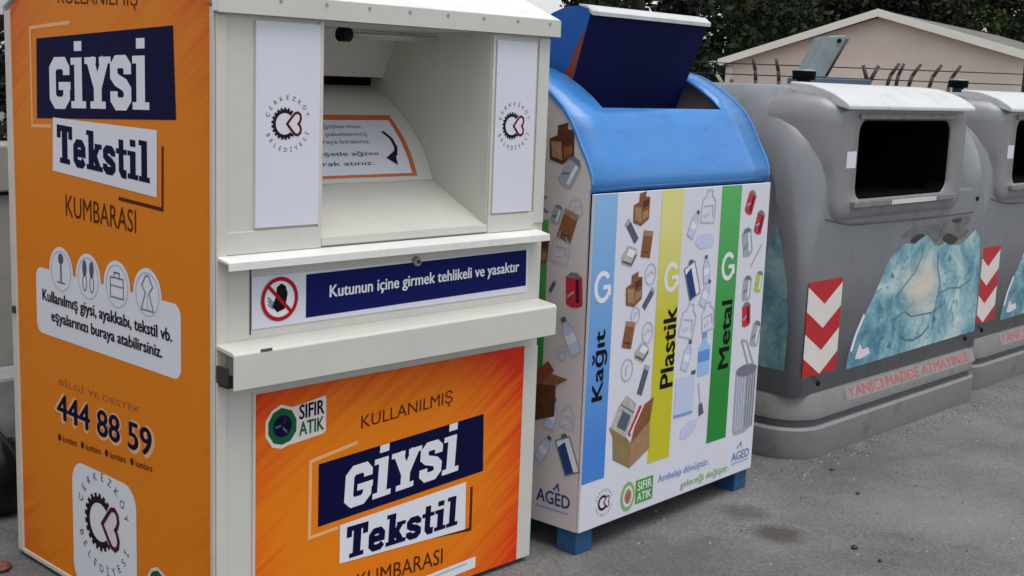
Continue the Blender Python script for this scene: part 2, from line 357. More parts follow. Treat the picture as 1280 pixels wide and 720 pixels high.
SL = {  # slab letters: (advance, strokes); a stroke is ('r',x0,y0,x1,y1) or ('s',width,points)
 'G': (.76, [('s', .2, [(.62, .66), (.62, .78), (.52, .9), (.22, .9), (.1, .78), (.1, .22), (.22, .1), (.5, .1), (.62, .22), (.62, .44)]), ('r', .36, .36, .74, .52)]),
 'I': (.48, [('r', .13, 0, .34, 1), ('r', 0, .86, .47, 1), ('r', 0, 0, .47, .14)]),
 'İ': (.48, [('r', .13, 0, .34, 1), ('r', 0, .86, .34, 1), ('r', 0, 0, .47, .14), ('r', .13, 1.13, .34, 1.32)]),
 'Y': (.78, [('s', .21, [(.12, .97), (.385, .40)]), ('s', .21, [(.65, .97), (.385, .40)]), ('r', .28, 0, .49, .46), ('r', .15, 0, .62, .14), ('r', -.04, .87, .30, 1), ('r', .47, .87, .81, 1)]),
 'S': (.68, [('s', .2, [(.55, .66), (.55, .8), (.45, .9), (.2, .9), (.1, .8), (.1, .64), (.2, .55), (.45, .46), (.55, .36), (.55, .2), (.45, .1), (.2, .1), (.1, .2), (.1, .34)])]),
 'T': (.74, [('r', .25, 0, .47, 1), ('r', 0, .84, .72, 1), ('r', 0, .66, .13, .85), ('r', .59, .66, .72, .85), ('r', .13, 0, .59, .14)]),
 'e': (.62, [('s', .17, [(.14, .36), (.5, .36), (.5, .5), (.4, .61), (.2, .61), (.1, .5), (.1, .18), (.2, .08), (.42, .08), (.53, .18)])]),
 'k': (.72, [('r', .1, 0, .29, 1), ('r', 0, .87, .29, 1), ('r', 0, 0, .37, .13), ('s', .16, [(.27, .28), (.53, .63)]), ('s', .18, [(.34, .40), (.56, .05)]), ('r', .4, .57, .68, .69), ('r', .43, 0, .71, .13)]),
 's': (.56, [('s', .17, [(.45, .46), (.45, .54), (.37, .61), (.17, .61), (.09, .54), (.09, .44), (.17, .38), (.37, .31), (.46, .24), (.46, .15), (.37, .08), (.17, .08), (.08, .15), (.08, .24)])]),
 't': (.46, [('s', .18, [(.2, .92), (.2, .17), (.27, .08), (.44, .08)]), ('r', 0, .56, .43, .69)]),
 'i': (.44, [('r', .11, 0, .30, .69), ('r', 0, .57, .30, .69), ('r', 0, 0, .41, .13), ('r', .11, .80, .30, .97)]),
 'l': (.44, [('r', .11, 0, .30, 1), ('r', 0, .87, .30, 1), ('r', 0, 0, .41, .13)]),
}
class Board:
    """a printed sheet: prints lie on real planes given by an origin and two axes, each layer half a millimetre above the last"""
    def __init__(s, o, U, V, N):
        s.o, s.U, s.V, s.N = Vector(o), Vector(U), Vector(V), Vector(N); s.parts = {}; s.cur = None; s.use('print')
    def use(s, name):
        s.cur = s.parts.setdefault(name, MB()); return s
    def P(s, u, v, layer): return s.o+s.U*u+s.V*v+s.N*(LH*layer)
    def poly(s, pts, m, layer): s.cur.add([s.P(p[0], p[1], layer) for p in pts], [tuple(range(len(pts)))], m)
    def rect(s, u0, v0, u1, v1, m, layer): s.poly([(u0, v0), (u1, v0), (u1, v1), (u0, v1)], m, layer)
    def line(s, pts, w, m, layer, closed=False):
        for q in ribbon(pts, w, closed): s.poly(q, m, layer)
    def ring(s, cx, cy, r, w, m, layer, n=28, ry=None): s.line(circ(cx, cy, r, n, ry), w, m, layer, True)
    def text(s, t, m, layer, box=None, weight=0, shear=0, rot=0, align=True):
        """fit the text into box=(u0,v0,u1,v1); rot=90 turns it to read upwards"""
        v, f = font_mesh(t, 0)
        if not v: return
        if weight > 0:
            nv = len(v); V0, F0 = list(v), list(f); K = ((-weight, 0), (weight, 0), (0, weight*.6), (0, -weight*.6))
            for dx, dy in K:
                b_ = len(v); v = v+[(x+dx, y+dy) for x, y in V0]; f = f+[tuple(b_+i for i in q) for q in F0]
        else: nv = len(v)
        x0, x1 = min(p[0] for p in v), max(p[0] for p in v); y0, y1 = min(p[1] for p in v), max(p[1] for p in v)
        u0, v0, u1, v1 = box; out = []
        for i_, (x, y) in enumerate(v):
            a, b = (x-x0)/(x1-x0), (y-y0)/(y1-y0)
            if rot == 90: u, w = u1+(u0-u1)*b, v0+(v1-v0)*a
            elif rot == 180: u, w = u1+(u0-u1)*a, v1+(v0-v1)*b
            else: u, w = u0+(u1-u0)*a, v0+(v1-v0)*b
            out.append(s.P(u, w+shear*(u-u0), layer+.09*(i_//nv)))
        s.cur.add(out, f, m)
    def slab(s, t, m, layer, box, shear=0, italic=0):
        tot = sum(SL[c][0] for c in t)+.06*(len(t)-1); u0, v0, u1, v1 = box; k = (u1-u0)/tot; h = v1-v0; x = 0; j = 0
        def mp(px, py):
            u = u0+(x+px+italic*py)*k; return (u, v0+py*h+shear*(u-u0))
        for c in t:
            adv, st = SL[c]
            for q in st:
                j += 1; l = layer+.12*(j % 5)
                if q[0] == 'r':
                    e_ = .03; s.poly([mp(q[1]-e_, q[2]), mp(q[3]+e_, q[2]), mp(q[3]+e_, q[4]), mp(q[1]-e_, q[4])], m, l)
                else:
                    for z in ribbon(q[2], q[1]*1.22): s.poly([mp(*p) for p in z], m, l)
            x += adv+.06
    def arc_text(s, t, cx, cy, r, a0, a1, h, m, layer, flip=False):
        n = len(t)
        for i, c in enumerate(t):
            if c == ' ': continue
            a = R(a0+(a1-a0)*i/(n-1)); v, f = font_mesh(c, 0)
            x0, x1 = min(p[0] for p in v), max(p[0] for p in v); out = []
            tx, ty = (-math.sin(a), math.cos(a)); nx, ny = math.cos(a), math.sin(a)
            sg = 1 if flip else -1
            for x, y in v:
                dx, dy = (x-(x0+x1)/2)*h*sg, (y-.35)*h*(-sg)
                out.append(s.P(cx+nx*(r+dy)+tx*dx, cy+ny*(r+dy)+ty*dx, layer))
            s.cur.add(out, f, m)
    def emblem(s, cx, cy, r, layer=2, text=True):
        """toothed C and a heart lying on its side, ringed by the name"""
        gx = cx-.13*r; gr = .42*r
        arc = [(gx+gr*math.cos(R(a)), cy+gr*math.sin(R(a))) for a in range(48, 313, 12)]
        s.line(arc, .12*r, 'ink', layer)
        for a in range(54, 310, 17):
            c_, s_ = math.cos(R(a)), math.sin(R(a)); q = .045*r
            s.poly([(gx+c_*(gr+.03*r)-s_*q, cy+s_*(gr+.03*r)+c_*q), (gx+c_*(gr+.12*r)-s_*q, cy+s_*(gr+.12*r)+c_*q), (gx+c_*(gr+.12*r)+s_*q, cy+s_*(gr+.12*r)-c_*q), (gx+c_*(gr+.03*r)+s_*q, cy+s_*(gr+.03*r)-c_*q)], 'ink', layer+.3)
        H = [(-.02, 0), (.20, .24), (.30, .335), (.42, .36), (.52, .29), (.545, .17), (.50, .06), (.44, 0), (.50, -.06), (.545, -.17), (.52, -.29), (.42, -.36), (.30, -.335), (.20, -.24)]
        hp = [(cx+(x*1.0-.01)*r, cy+y*r*1.04) for x, y in H]
        s.poly(hp, 'pink', layer+.5); s.line(hp, .09*r, 'maroon', layer+1, True)
        if text:
            s.arc_text('ÇERKEZKÖY', cx, cy, .87*r, 160, 22, .21*r, 'ink', layer)
            s.arc_text('BELEDİYESİ', cx, cy, .87*r, 205, 338, .21*r, 'ink', layer, True)
    def build(s, names, parent):
        out = []
        for k, mb in s.parts.items():
            if mb.f: out.append(mb.build(k.split('#')[0], parent, fix=False))
        return out

# ------------------------------------------------------------------ frames of the bins (measured)
TH_O, TH_B, TH_G = .8134, .8492, .8182
PO, PB_, PG = Vector((-.802, 3.376, 0)), Vector((.274, 4.3706, 0)), Vector((1.5612, 5.8464, 0))

# ================================================================== ground
gm = MB(); gm.add([(-500, -300, 0), (500, -300, 0), (500, 900, 0), (-500, 900, 0)], [(0, 1, 2, 3)], 'asphalt')
tag(gm.build('ground', fix=False), kind='structure')
def blob(x, y, r, asp, m, z, seed, n=26, ang=0):
    rn = random.Random(seed); pts = []
    ph = [rn.uniform(0, 6.28) for _ in range(4)]
    for i in range(n):
        a = 2*math.pi*i/n; q = r*(1+.25*math.sin(2*a+ph[0])+.2*math.sin(3*a+ph[1])+.16*math.sin(5*a+ph[2])+.12*math.sin(9*a+ph[3]))
        px, py = q*math.cos(a), q*asp*math.sin(a)
        pts.append((x+px*math.cos(ang)-py*math.sin(ang), y+px*math.sin(ang)+py*math.cos(ang), z))
    mb = MB(); mb.add(pts, [tuple(range(n))], m); return mb
# ================================================================== clothing bin
OW, OD = 1.302, 1.2146
ob = thing('clothing_bin', 'tall orange and cream metal clothing collection bin with white pitched roof and open hopper', 'collection bin', PO, TH_O)
RIDGE = (.60, 2.115)
def roofz(y): return 1.862+(RIDGE[1]-1.862)*(y/RIDGE[0]) if y < RIDGE[0] else 1.862+(RIDGE[1]-1.862)*((OD-y)/(OD-RIDGE[0]))
b = MB()
b.box(0, OW, 0, OD, .015, 1.185, 'cream')
side = [(0, 1.185), (OD, 1.185), (OD, 1.862), RIDGE, (0, 1.862)]
b.prism_x(side, 0, .352, 'cream'); b.prism_x(side, 1.032, OW, 'cream')
b.prism_x([(.60, 1.185), (OD, 1.185), (OD, 1.862), RIDGE], .352, 1.032, 'cream')
b.build('body', ob, .004)
# roof: folded sheet with a deep front fascia
r = MB()
RT = .028
ro = [(-.028, 1.848), (-.028, 1.903), RIDGE[:1]+(RIDGE[1]+.045,), (OD+.03, 1.903), (OD+.03, 1.848), (OD+.008, 1.848), (OD+.006, 1.872), (RIDGE[0], RIDGE[1]+.008), (.002, 1.872), (-.002, 1.848)]
r.prism_x(ro, -.012, OW+.022, 'roof_white')
rf = r.build('roof', ob, .003)
fs = MB(); fs.box(-.013, OW+.023, -.0315, -.0285, 1.846, 1.9005, 'cream'); fs.build('fascia', rf)
for i in range(9):
    rv = MB(); rv.tube((.03+i*.155, -.0315, 1.887), (.03+i*.155, -.0335, 1.887), .006, .005, 'tube', 8); rv.build('rivet', rf)
# hopper: sloped tray, turning drum, back plate
h = MB(); h.add([(.3522, .004, 1.226), (1.0318, .004, 1.226), (1.0318, .30, 1.372), (.3522, .30, 1.372)], [(0, 1, 2, 3)], 'cream')
h.add([(.3522, .004, 1.226), (1.0318, .004, 1.226), (1.0318, .004, 1.2), (.3522, .004, 1.2)], [(0, 1, 2, 3)], 'cream'); h.build('hopper_tray', ob)
dr = [(.262, 1.3545), (.272, 1.38), (.297, 1.43), (.330, 1.478), (.375, 1.525), (.43, 1.573), (.49, 1.615), (.56, 1.648), (.596, 1.66)]
dm = MB()
for (y0, z0), (y1, z1) in zip(dr, dr[1:]): dm.add([(.3524, y0, z0), (1.0316, y0, z0), (1.0316, y1, z1), (.3524, y1, z1)], [(0, 1, 2, 3)], 'cream', True)
drum = dm.build('hopper_drum', ob)
bk = MB(); bk.add([(.3524, .535, 1.69), (1.0316, .535, 1.69), (1.0316, .455, 1.845), (.3524, .455, 1.845)], [(0, 1, 2, 3)], 'cream')
bk.add([(.3524, .535, 1.69), (1.0316, .535, 1.69), (1.0316, .599, 1.69), (.3524, .599, 1.69)], [(0, 1, 2, 3)], 'dark')
bk.add([(.3524, .5985, 1.62), (1.0316, .5985, 1.62), (1.0316, .5985, 1.69), (.3524, .5985, 1.69)], [(0, 1, 2, 3)], 'dark')  # black faces paint the shade in the gap above the drum
bk.add([(.3524, .0, 1.846), (1.0316, .0, 1.846), (1.0316, .456, 1.846), (.3524, .456, 1.846)], [(0, 1, 2, 3)], 'cream')
for u in (.62, .66): bk.box(u, u+.006, .45, .5, 1.72, 1.84, 'cream_edge')
bk.box(.353, 1.031, .519, .529, 1.712, 1.722, 'cream_edge')
bk.build('hopper_back', ob, 0)
bar = MB(); bar.tube((.49, .055, 1.812), (.84, .055, 1.815), .011, .011, 'tube', 12); bar.tube((.455, .055, 1.812), (.49, .055, 1.812), .021, .021, 'black', 12)
bar.build('gas_strut', ob)
# notice stuck on the drum
dn = MB()
def drum_pt(u, t, off):
    i = t*(len(dr)-1); k = min(int(i), len(dr)-2); f = i-k
    y = dr[k][0]+(dr[k+1][0]-dr[k][0])*f; z = dr[k][1]+(dr[k+1][1]-dr[k][1])*f
    dy, dz = dr[k+1][0]-dr[k][0], dr[k+1][1]-dr[k][1]; l = math.hypot(dy, dz)
    return (u, y-dz/l*off, z+dy/l*off)
def drum_sheet(u0, u1, t0, t1, m, off, n=14):
    for i in range(n):
        a, c = t0+(t1-t0)*i/n, t0+(t1-t0)*(i+1)/n
        dn.add([drum_pt(u0, a, off), drum_pt(u1, a, off), drum_pt(u1, c, off), drum_pt(u0, c, off)], [(0, 1, 2, 3)], m)
drum_sheet(.37, .965, .10, .60, 'rim_o' if 'rim_o' in M else 'peach_o' if 'peach_o' in M else 'carton_light', .0015) if False else None
M['notice_orange'] = mat('notice_orange', (196, 96, 40), .5)
drum_sheet(.37, .965, .075, .60, 'notice_orange', .0015); drum_sheet(.392, .943, .115, .555, 'sticker', .0028)
def drum_text(t, u0, u1, t0, t1, m, weight=0):
    v, f = font_mesh(t, 0); x0, x1 = min(p[0] for p in v), max(p[0] for p in v); y0, y1 = min(p[1] for p in v), max(p[1] for p in v)
    dn.add([drum_pt(u0+(u1-u0)*(x-x0)/(x1-x0), t0+(t1-t0)*(y-y0)/(y1-y0), .0042) for x, y in v], f, m)
for i, (t, w, mm) in enumerate((('Kullanılmış bağışlarınızı', 0, 'grey_ink'), ('temizlenmiş ve paketlenmiş', 0, 'grey_ink'), ('olarak kumbaraya bırakınız.', 0, 'grey_ink'), ('Lütfen poşetle ağzını', .02, 'ink'), ('bağlayarak atınız.', .02, 'ink'))):
    tt = (.50, .435, .375, .28, .205)[i]; drum_text(t, .41, (.80, .81, .81, .82, .79)[i], tt-.022, tt+.022, mm, w)
ar = [(.885, .46), (.905, .40), (.908, .33), (.895, .27), (.875, .235)]
for q in ribbon(ar, .014): dn.add([drum_pt(p[0], p[1], .0042) for p in q], [(0, 1, 2, 3)], 'ink')
dn.add([drum_pt(u, t, .0046) for u, t in ((.848, .245), (.895, .30), (.89, .185))], [(0, 1, 2)], 'ink')
dn.build('notice', drum, fix=False)
# front trim
for q in ((-.003, .03, -.007, -.001, .02, 1.84, 'cream'), (OW-.066, OW+.002, -.006, -.001, .02, .79, 'cream'), (OW-.05, OW+.002, -.006, -.001, 1.22, 1.84, 'cream'), (.03, .35, -.006, -.001, 1.2, 1.262, 'cream'),
          (.352, 1.032, -.006, .003, 1.205, 1.229, 'cream'), (1.034, OW-.05, -.006, -.001, 1.2, 1.258, 'cream'), (.338, .352, -.006, -.001, 1.262, 1.84, 'cream_edge'), (1.034, 1.046, -.006, -.001, 1.258, 1.84, 'cream_edge')):
    t = MB(); t.box(*q); t.build('front_trim', ob, .0015)
lg = MB(); lg.prism_x([(-.001, 1.199), (-.062, 1.187), (-.062, 1.166), (-.058, 1.166), (-.058, 1.183), (-.001, 1.19)], .0, OW-.022, 'roof_white'); lg.build('ledge', ob)
hd = MB()
hz = [(-.001, .957), (-.085, .947), (-.092, .940), (-.092, .842), (-.086, .842), (-.086, .934), (-.001, .945)]
hd.prism_x(hz, -.004, OW-.005, 'cream'); hd.box(-.003, .002, -.06, -.001, .85, .90, 'dgrey'); hood = hd.build('rain_hood', ob, .002)  # dark plate paints the shade in the hood's open left end
cpm = MB(); cpm.add([(.085, -.0865, .9471), (.125, -.0855, .9473), (.12, -.0925, .9405), (.10, -.0926, .9398), (.08, -.0924, .941)], [(0, 1, 2, 3, 4)], 'dgrey'); cpm.build('paint_chip', hood, fix=False)
hk = MB(); hk.box(.004, .03, -.05, -.002, .84, .87, 'dgrey'); hk.build('hood_hollow_shade', ob)  # dark block added to paint the shaded hollow under the hood
seam = MB(); seam.box(.108, .112, -.0022, -.001, .97, 1.165, 'dgrey'); seam.build('hatch_seam', ob)
lock = MB(); lock.tube((.725, -.001, 1.13), (.725, -.014, 1.13), .016, .013, 'tube', 14); lock.tube((.725, -.013, 1.13), (.725, -.017, 1.13), .006, .006, 'dgrey', 10); lock.build('lock', ob)
# fascia stickers with the emblem
for nm, u0, u1, z0, z1, cu, cz in (('side_sticker', .121, .337, 1.27, 1.832, .227, 1.556), ('side_sticker', 1.05, 1.237, 1.264, 1.824, 1.139, 1.55)):
    sb = MB(); sb.box(u0, u1, -.0085, -.001, z0, z1, 'sticker'); so = sb.build(nm, ob)
    bd = Board((0, -.009, 0), (1, 0, 0), (0, 0, 1), (0, -1, 0)); bd.use('emblem').emblem(cu, cz, .083, 0); bd.build({}, so)
# warning strip
sb = MB(); sb.box(.114, 1.24, -.003, -.001, .985, 1.133, 'sticker'); so = sb.build('warning_sign', ob)
bd = Board((0, -.0033, 0), (1, 0, 0), (0, 0, 1), (0, -1, 0))
bd.use('blue_field').poly([(.30, .998), (1.232, 1.007), (1.228, 1.131), (.30, 1.125)], 'blue_sign', 1)
bd.use('lettering').text('Kutunun içine girmek tehlikeli ve yasaktır', 'white', 2, (.385, 1.038, 1.195, 1.086), .024, shear=.012)
bd.use('no_entry_symbol'); c0 = (.207, 1.063)
bd.poly(circ(c0[0], c0[1], .06), 'white', 1); bd.ring(c0[0], c0[1], .058, .0115, 'red', 4)
bd.poly([(c0[0]-.012, c0[1]+.01), (c0[0]-.01, c0[1]+.034), (c0[0]+.005, c0[1]+.044), (c0[0]+.02, c0[1]+.036), (c0[0]+.028, c0[1]+.014), (c0[0]+.018, c0[1]-.03), (c0[0]-.008, c0[1]-.038), (c0[0]-.026, c0[1]-.02)], 'black', 2)
for k in range(3): bd.line([(c0[0]-.022, c0[1]-.026+k*.008), (c0[0]-.04, c0[1]-.012+k*.010)], .005, 'grey_ink', 2)
bd.line([(c0[0]-.041, c0[1]+.041), (c0[0]+.041, c0[1]-.041)], .0105, 'red', 3)
bd.build({}, so)
# front printed panel
pb = MB(); pb.box(.126, 1.236, -.005, -.001, .02, .795, 'orange_front'); fp = pb.build('front_panel', ob)
pe = MB(); pe.box(.118, .126, -.006, -.001, .02, .80, 'cream_edge'); pe.build('panel_edge', ob)
bd = Board((0, -.0052, 0), (1, 0, 0), (0, 0, 1), (0, -1, 0))
def titles(bd, q, layer=1):
    """q: dict of measured corners on the panel"""
    bd.use('title_block'); bd.poly(q['box'], 'navy', layer); bd.poly(q['white'], 'white', layer+1)
    bd.slab('GİYSİ', 'white', layer+1, q['g'], q['gs'], .06*q.get('it', 1)); bd.slab('Tekstil', 'navy', layer+2, q['t'], q['ts'], .05*q.get('it', 1))
    bd.use('corner_line#1').line(q['l1'], .011, 'peach', layer); bd.use('corner_line#2').line(q['l2'], .011, 'brown_ink', layer)
titles(bd, dict(box=[(.352, .352), (1.052, .385), (1.046, .586), (.352, .548)], white=[(.436, .214), (.975, .196), (.972, .363), (.436, .338)],
                g=(.452, .385, .93, .512), gs=.055, t=(.462, .222, .936, .325), ts=.0,
                l1=[(.50, .588), (.322, .562), (.320, .325), (.43, .332)], l2=[(1.0, .34), (1.0, .19), (.83, .205)]))
bd.use('thin_lettering#1').text('KULLANILMIŞ', 'brown_ink', 1, (.513, .618, .898, .672), -.004, shear=.055); bd.use('thin_lettering#2').text('KUMBARASI', 'brown_ink', 1, (.507, .108, .874, .162), .002, shear=-.02)
bd.use('white_strip'); bd.poly([(.60, .028), (1.03, .046), (1.03, .085), (.60, .068)], 'white', 1); bd.line([(.80, .063), (.99, .071)], .006, 'pale', 2)
def zero_waste(bd, u, v, s):
    bd.use('zero_waste_logo')
    bd.poly([(u+x*s, v+y*s) for x, y in ((-.05, .54), (.30, .42), (.50, .44), (1.30, .56), (1.34, .50), (1.34, -.36), (1.26, -.42), (.50, -.50), (.22, -.52), (-.02, -.58), (-.30, -.5), (-.5, -.2), (-.5, .18), (-.32, .42))], 'chev_white', 1)
    bd.poly([(u+x*s, v+y*s) for x, y in ((-.03, .46), (.28, .34), (.42, .1), (.42, -.2), (.24, -.42), (-.02, -.48), (-.26, -.40), (-.42, -.16), (-.42, .14), (-.28, .36))], 'logo_green', 2)
    bd.poly(circ(u, v-.01*s, .28*s, 18), 'navy', 3)
    for a in (40, 160, 280): bd.line([(u+.05*s*math.cos(R(a)), v+.05*s*math.sin(R(a))), (u+.22*s*math.cos(R(a+25)), v+.22*s*math.sin(R(a+25)))], .06*s, 'maroon' if a < 100 else 'slate', 4)
    bd.text('SIFIR', 'navy', 2, (u+.50*s, v+.06*s, u+1.28*s, v+.44*s), .03, shear=.05); bd.text('ATIK', 'logo_green', 2, (u+.50*s, v-.36*s, u+1.28*s, v+.0*s), .03, shear=.05)
zero_waste(bd, .219, .690, .118)
bd.build({}, fp)
# left printed panel
sp_ = MB(); sp_.prism_x([(.02, .03), (OD-.035, .03), (OD-.035, 1.875), (RIDGE[0], 2.09), (.02, 1.868)], -.004, -.001, 'orange_side'); sp2 = sp_.build('side_panel', ob)
for q in ((-.009, -.001, OD-.036, OD+.002, .018, 1.86), (-.008, -.001, .0, .019, .018, 1.86), (-.008, -.001, .0195, OD-.0365, .014, .030)):
    et = MB(); et.box(*q, 'cream_edge'); et.build('side_trim', ob, .002)
et = MB(); et.box(-.016, -.009, OD-.03, OD-.012, .86, .885, 'dgrey'); et.build('side_latch', ob, .002)
bd = Board((-.0042, OD, 0), (0, -1, 0), (0, 0, 1), (-1, 0, 0))
titles(bd, dict(box=[(.205, 1.522), (1.027, 1.556), (1.014, 1.812), (.213, 1.773)], white=[(.305, 1.363), (.924, 1.333), (.927, 1.523), (.313, 1.53)],
                g=(.30, 1.560, .885, 1.712), gs=.03, t=(.342, 1.392, .888, 1.510), ts=-.04, it=0,
                l1=[(.43, 1.822), (.171, 1.806), (.171, 1.497), (.30, 1.502)], l2=[(.956, 1.48), (.953, 1.301), (.71, 1.311)]))
bd.use('thin_lettering#1').text('KULLANILMIŞ', 'brown_ink', 1, (.36, 1.868, .83, 1.925), -.004, shear=-.03); bd.use('thin_lettering#2').text('KUMBARASI', 'brown_ink', 1, (.384, 1.226, .808, 1.294), .002, shear=-.02)
bd.use('thin_lettering#3').text('BİLGİ VE DESTEK', 'faint_ink', 1, (.315, .668, .82, .694), 0, shear=.02)
bd.use('phone_number')
bd.text('444 88 59', 'peach', 1, (.280, .540, .902, .646), .06, shear=.008); bd.text('444 88 59', 'navy', 2, (.297, .552, .885, .640), .025, shear=.008)
bd.use('thin_lettering#4').text('● kumbara   ● kumbara   ● kumbara   ● kumbara', 'brown_ink', 1, (.30, .478, .885, .502), .01, shear=.06)
bd.use('info_box'); bd.poly(rrect(.172, .822, 1.045, 1.04, .035), 'white', 1)
bd.text('Kullanılmış giysi, ayakkabı, tekstil vb.', 'ink', 3, (.215, .922, 1.0, .972), .034, shear=-.01); bd.text('eşyalarınızı buraya atabilirsiniz.', 'ink', 3, (.273, .862, .947, .910), .034, shear=-.005)
for k, cu in enumerate((.345, .52, .694, .867)):
    bd.use('round_icon#%d' % k); bd.poly(circ(cu, 1.045, .078, 28), 'white', 1.5); bd.ring(cu, 1.045, .064, .004, 'pale', 2.4, 28)
    if k == 0:
        bd.poly(circ(cu, 1.085, .018, 12), 'slate', 2.6); bd.line([(cu, 1.07), (cu, 1.012)], .012, 'grey_ink', 2.6); bd.line([(cu-.026, 1.008), (cu+.026, 1.008)], .006, 'grey_ink', 2.8)
    elif k == 1:
        for sx in (-.022, .022): bd.poly(circ(cu+sx, 1.075, .014, 12, .026), 'slate', 2.6); bd.ring(cu+sx, 1.03, .012, .005, 'grey_ink', 2.6, 12, .026)
    elif k == 2:
        bd.line([(cu-.038, 1.01), (cu+.038, 1.01), (cu+.038, 1.07), (cu-.038, 1.07)], .005, 'grey_ink', 2.6, True); bd.line([(cu-.036, 1.045), (cu+.036, 1.045)], .004, 'grey_ink', 2.8); bd.line([(cu-.015, 1.072), (cu-.015, 1.086), (cu+.015, 1.086), (cu+.015, 1.072)], .005, 'slate', 2.8)
    else:
        bd.line([(cu-.008, 1.10), (cu-.030, 1.07), (cu-.010, 1.05), (cu-.034, .998), (cu+.034, .998), (cu+.010, 1.05), (cu+.030, 1.07), (cu+.008, 1.10)], .005, 'grey_ink', 2.6, True); bd.line([(cu, 1.05), (cu, 1.0)], .004, 'pale', 2.7)
bd.use('emblem_card'); pts = rrect(.391, .02, .79, .437, .07); bd.poly(pts, 'white', 1)
bd.emblem(.589, .270, .175, 2); bd.text('ÇERKEZKÖY', 'grey_ink', 2, (.50, .04, .70, .065), .01)
zero_waste(bd, .915, .155, .13)
bd.build({}, sp2)

# ================================================================== blue recycling bin
BW, BD_ = 1.178, 1.08
bb = thing('recycling_bin', 'white printed recycling bin with a domed blue top, raised flap and short blue legs', 'recycling bin', PB_, TH_B)
ZB, ZT = .09, 1.322
prof = [(.014, 1.322), (.006, 1.350), (.010, 1.382), (.022, 1.412), (.040, 1.445), (.062, 1.480), (.09, 1.532), (.12, 1.578), (.15, 1.612), (.20, 1.652), (.26, 1.690), (.32, 1.722), (.38, 1.745), (.46, 1.762), (.54, 1.768)]
full = prof+[(BD_-y, z) for y, z in prof[-2::-1]]
OU0, OU1, OY0, OY1 = .215, 1.02, .148, .70
tp = MB()
us = [0, OU0, OU1, BW]
for (y0, z0), (y1, z1) in zip(full, full[1:]):
    for k in range(3):
        if k == 1 and .15 <= (y0+y1)/2 <= .72: continue
        tp.add([(us[k], y0, z0), (us[k+1], y0, z0), (us[k+1], y1, z1), (us[k], y1, z1)], [(0, 1, 2, 3)], 'blue', True)
top = tp.build('domed_top', bb)
so_ = top.modifiers.new('sheet', 'SOLIDIFY'); so_.thickness = .012; so_.offset = -1
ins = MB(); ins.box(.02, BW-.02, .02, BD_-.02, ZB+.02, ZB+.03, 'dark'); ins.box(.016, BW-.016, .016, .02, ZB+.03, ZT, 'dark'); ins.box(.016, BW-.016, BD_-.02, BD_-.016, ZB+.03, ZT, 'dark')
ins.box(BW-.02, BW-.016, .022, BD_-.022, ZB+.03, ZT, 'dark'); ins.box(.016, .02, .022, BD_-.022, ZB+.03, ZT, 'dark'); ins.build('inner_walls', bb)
f = MB(); f.box(-.004, BW+.004, -.004, .008, ZB, ZT-.003, 'panel_white'); front = f.build('front_panel', bb, .002)
f = MB(); f.box(.0, BW, BD_-.01, BD_, ZB, ZT-.003, 'panel_white'); f.build('back_panel', bb)
f = MB(); f.box(.0, BW, .01, BD_-.012, ZB-.006, ZB+.004, 'leg_blue'); f.build('floor_plate', bb)
sidep = [(.010, ZB)]+[(y+.006, z-.010) for y, z in full if y < BD_/2]+[(y-.006, z-.010) for y, z in full if y >= BD_/2]+[(BD_-.012, ZB)]
f = MB(); f.prism_x(sidep, -.006, .004, 'panel_side'); sidel = f.build('side_panel', bb)
f = MB(); f.prism_x(sidep, BW-.004, BW+.006, 'panel_side'); f.build('side_panel', bb)
# thin blue rim bands along the curved ends of the top
for xx in (-.010, BW-.002):
    rb = MB()
    for (y0, z0), (y1, z1) in zip(full, full[1:]):
        rb.add([(xx, y0, z0+.002), (xx+.012, y0, z0+.002), (xx+.012, y1, z1+.002), (xx, y1, z1+.002), (xx, y0, z0-.014), (xx, y1, z1-.014)], [(0, 1, 2, 3), (4, 0, 3, 5)], 'blue')
    rb.build('edge_band', bb)
for (x0, y0) in ((.0, .012), (BW-.10, .012), (.0, BD_-.11), (BW-.10, BD_-.11)):
    f = MB(); f.box(x0+.003, x0+.097, y0, y0+.09, .0, ZB-.006, 'leg_blue'); f.build('leg', bb, .003)
# raised flap: leaning front plate, cheeks and a rounded back
fl = MB()
sec = [(.345, 1.60), (.247, 1.952), (.256, 1.966), (.30, 1.978), (.36, 1.976), (.43, 1.952), (.50, 1.905), (.56, 1.83), (.59, 1.74), (.58, 1.62)]
n = len(sec); LX0, LX1 = .243, 1.025
v = [(LX0, y, z) for y, z in sec]+[(LX1-.06*max(0, min(1, (1.95-z)/.35)), y, z) for y, z in sec]
fl.add(v, [tuple(range(n))], 'blue_mid'); fl.add(v, [tuple(range(2*n-1, n-1, -1))], 'blue_mid')
fl.add(v, [(0, n, n+1, 1)], 'navy_shade_paint')
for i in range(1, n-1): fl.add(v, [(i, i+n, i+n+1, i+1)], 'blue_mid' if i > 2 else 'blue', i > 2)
fl.add(v, [(n-1, 2*n-1, n, 0)], 'navy_shade_paint')
flap = fl.build('flap', bb, fix=True)
lp = MB(); lp.prism_x([(.238, 1.944), (.236, 1.958), (.262, 1.978), (.30, 1.985), (.30, 1.979), (.256, 1.967), (.247, 1.953)], LX0-.003, LX1+.003, 'hood_top'); lp.build('lit_flap_lip', flap)  # white colour paints the light caught along the flap's top edge
rs = MB(); rs.add([(LX0-.0012, .262, 1.90), (LX0-.0012, .326, 1.67), (LX0-.0012, .40, 1.67), (LX0-.0012, .345, 1.75), (LX0-.0012, .29, 1.86)], [(0, 1, 2, 3, 4)], 'rust'); rs.build('rust_patch', flap, fix=False)
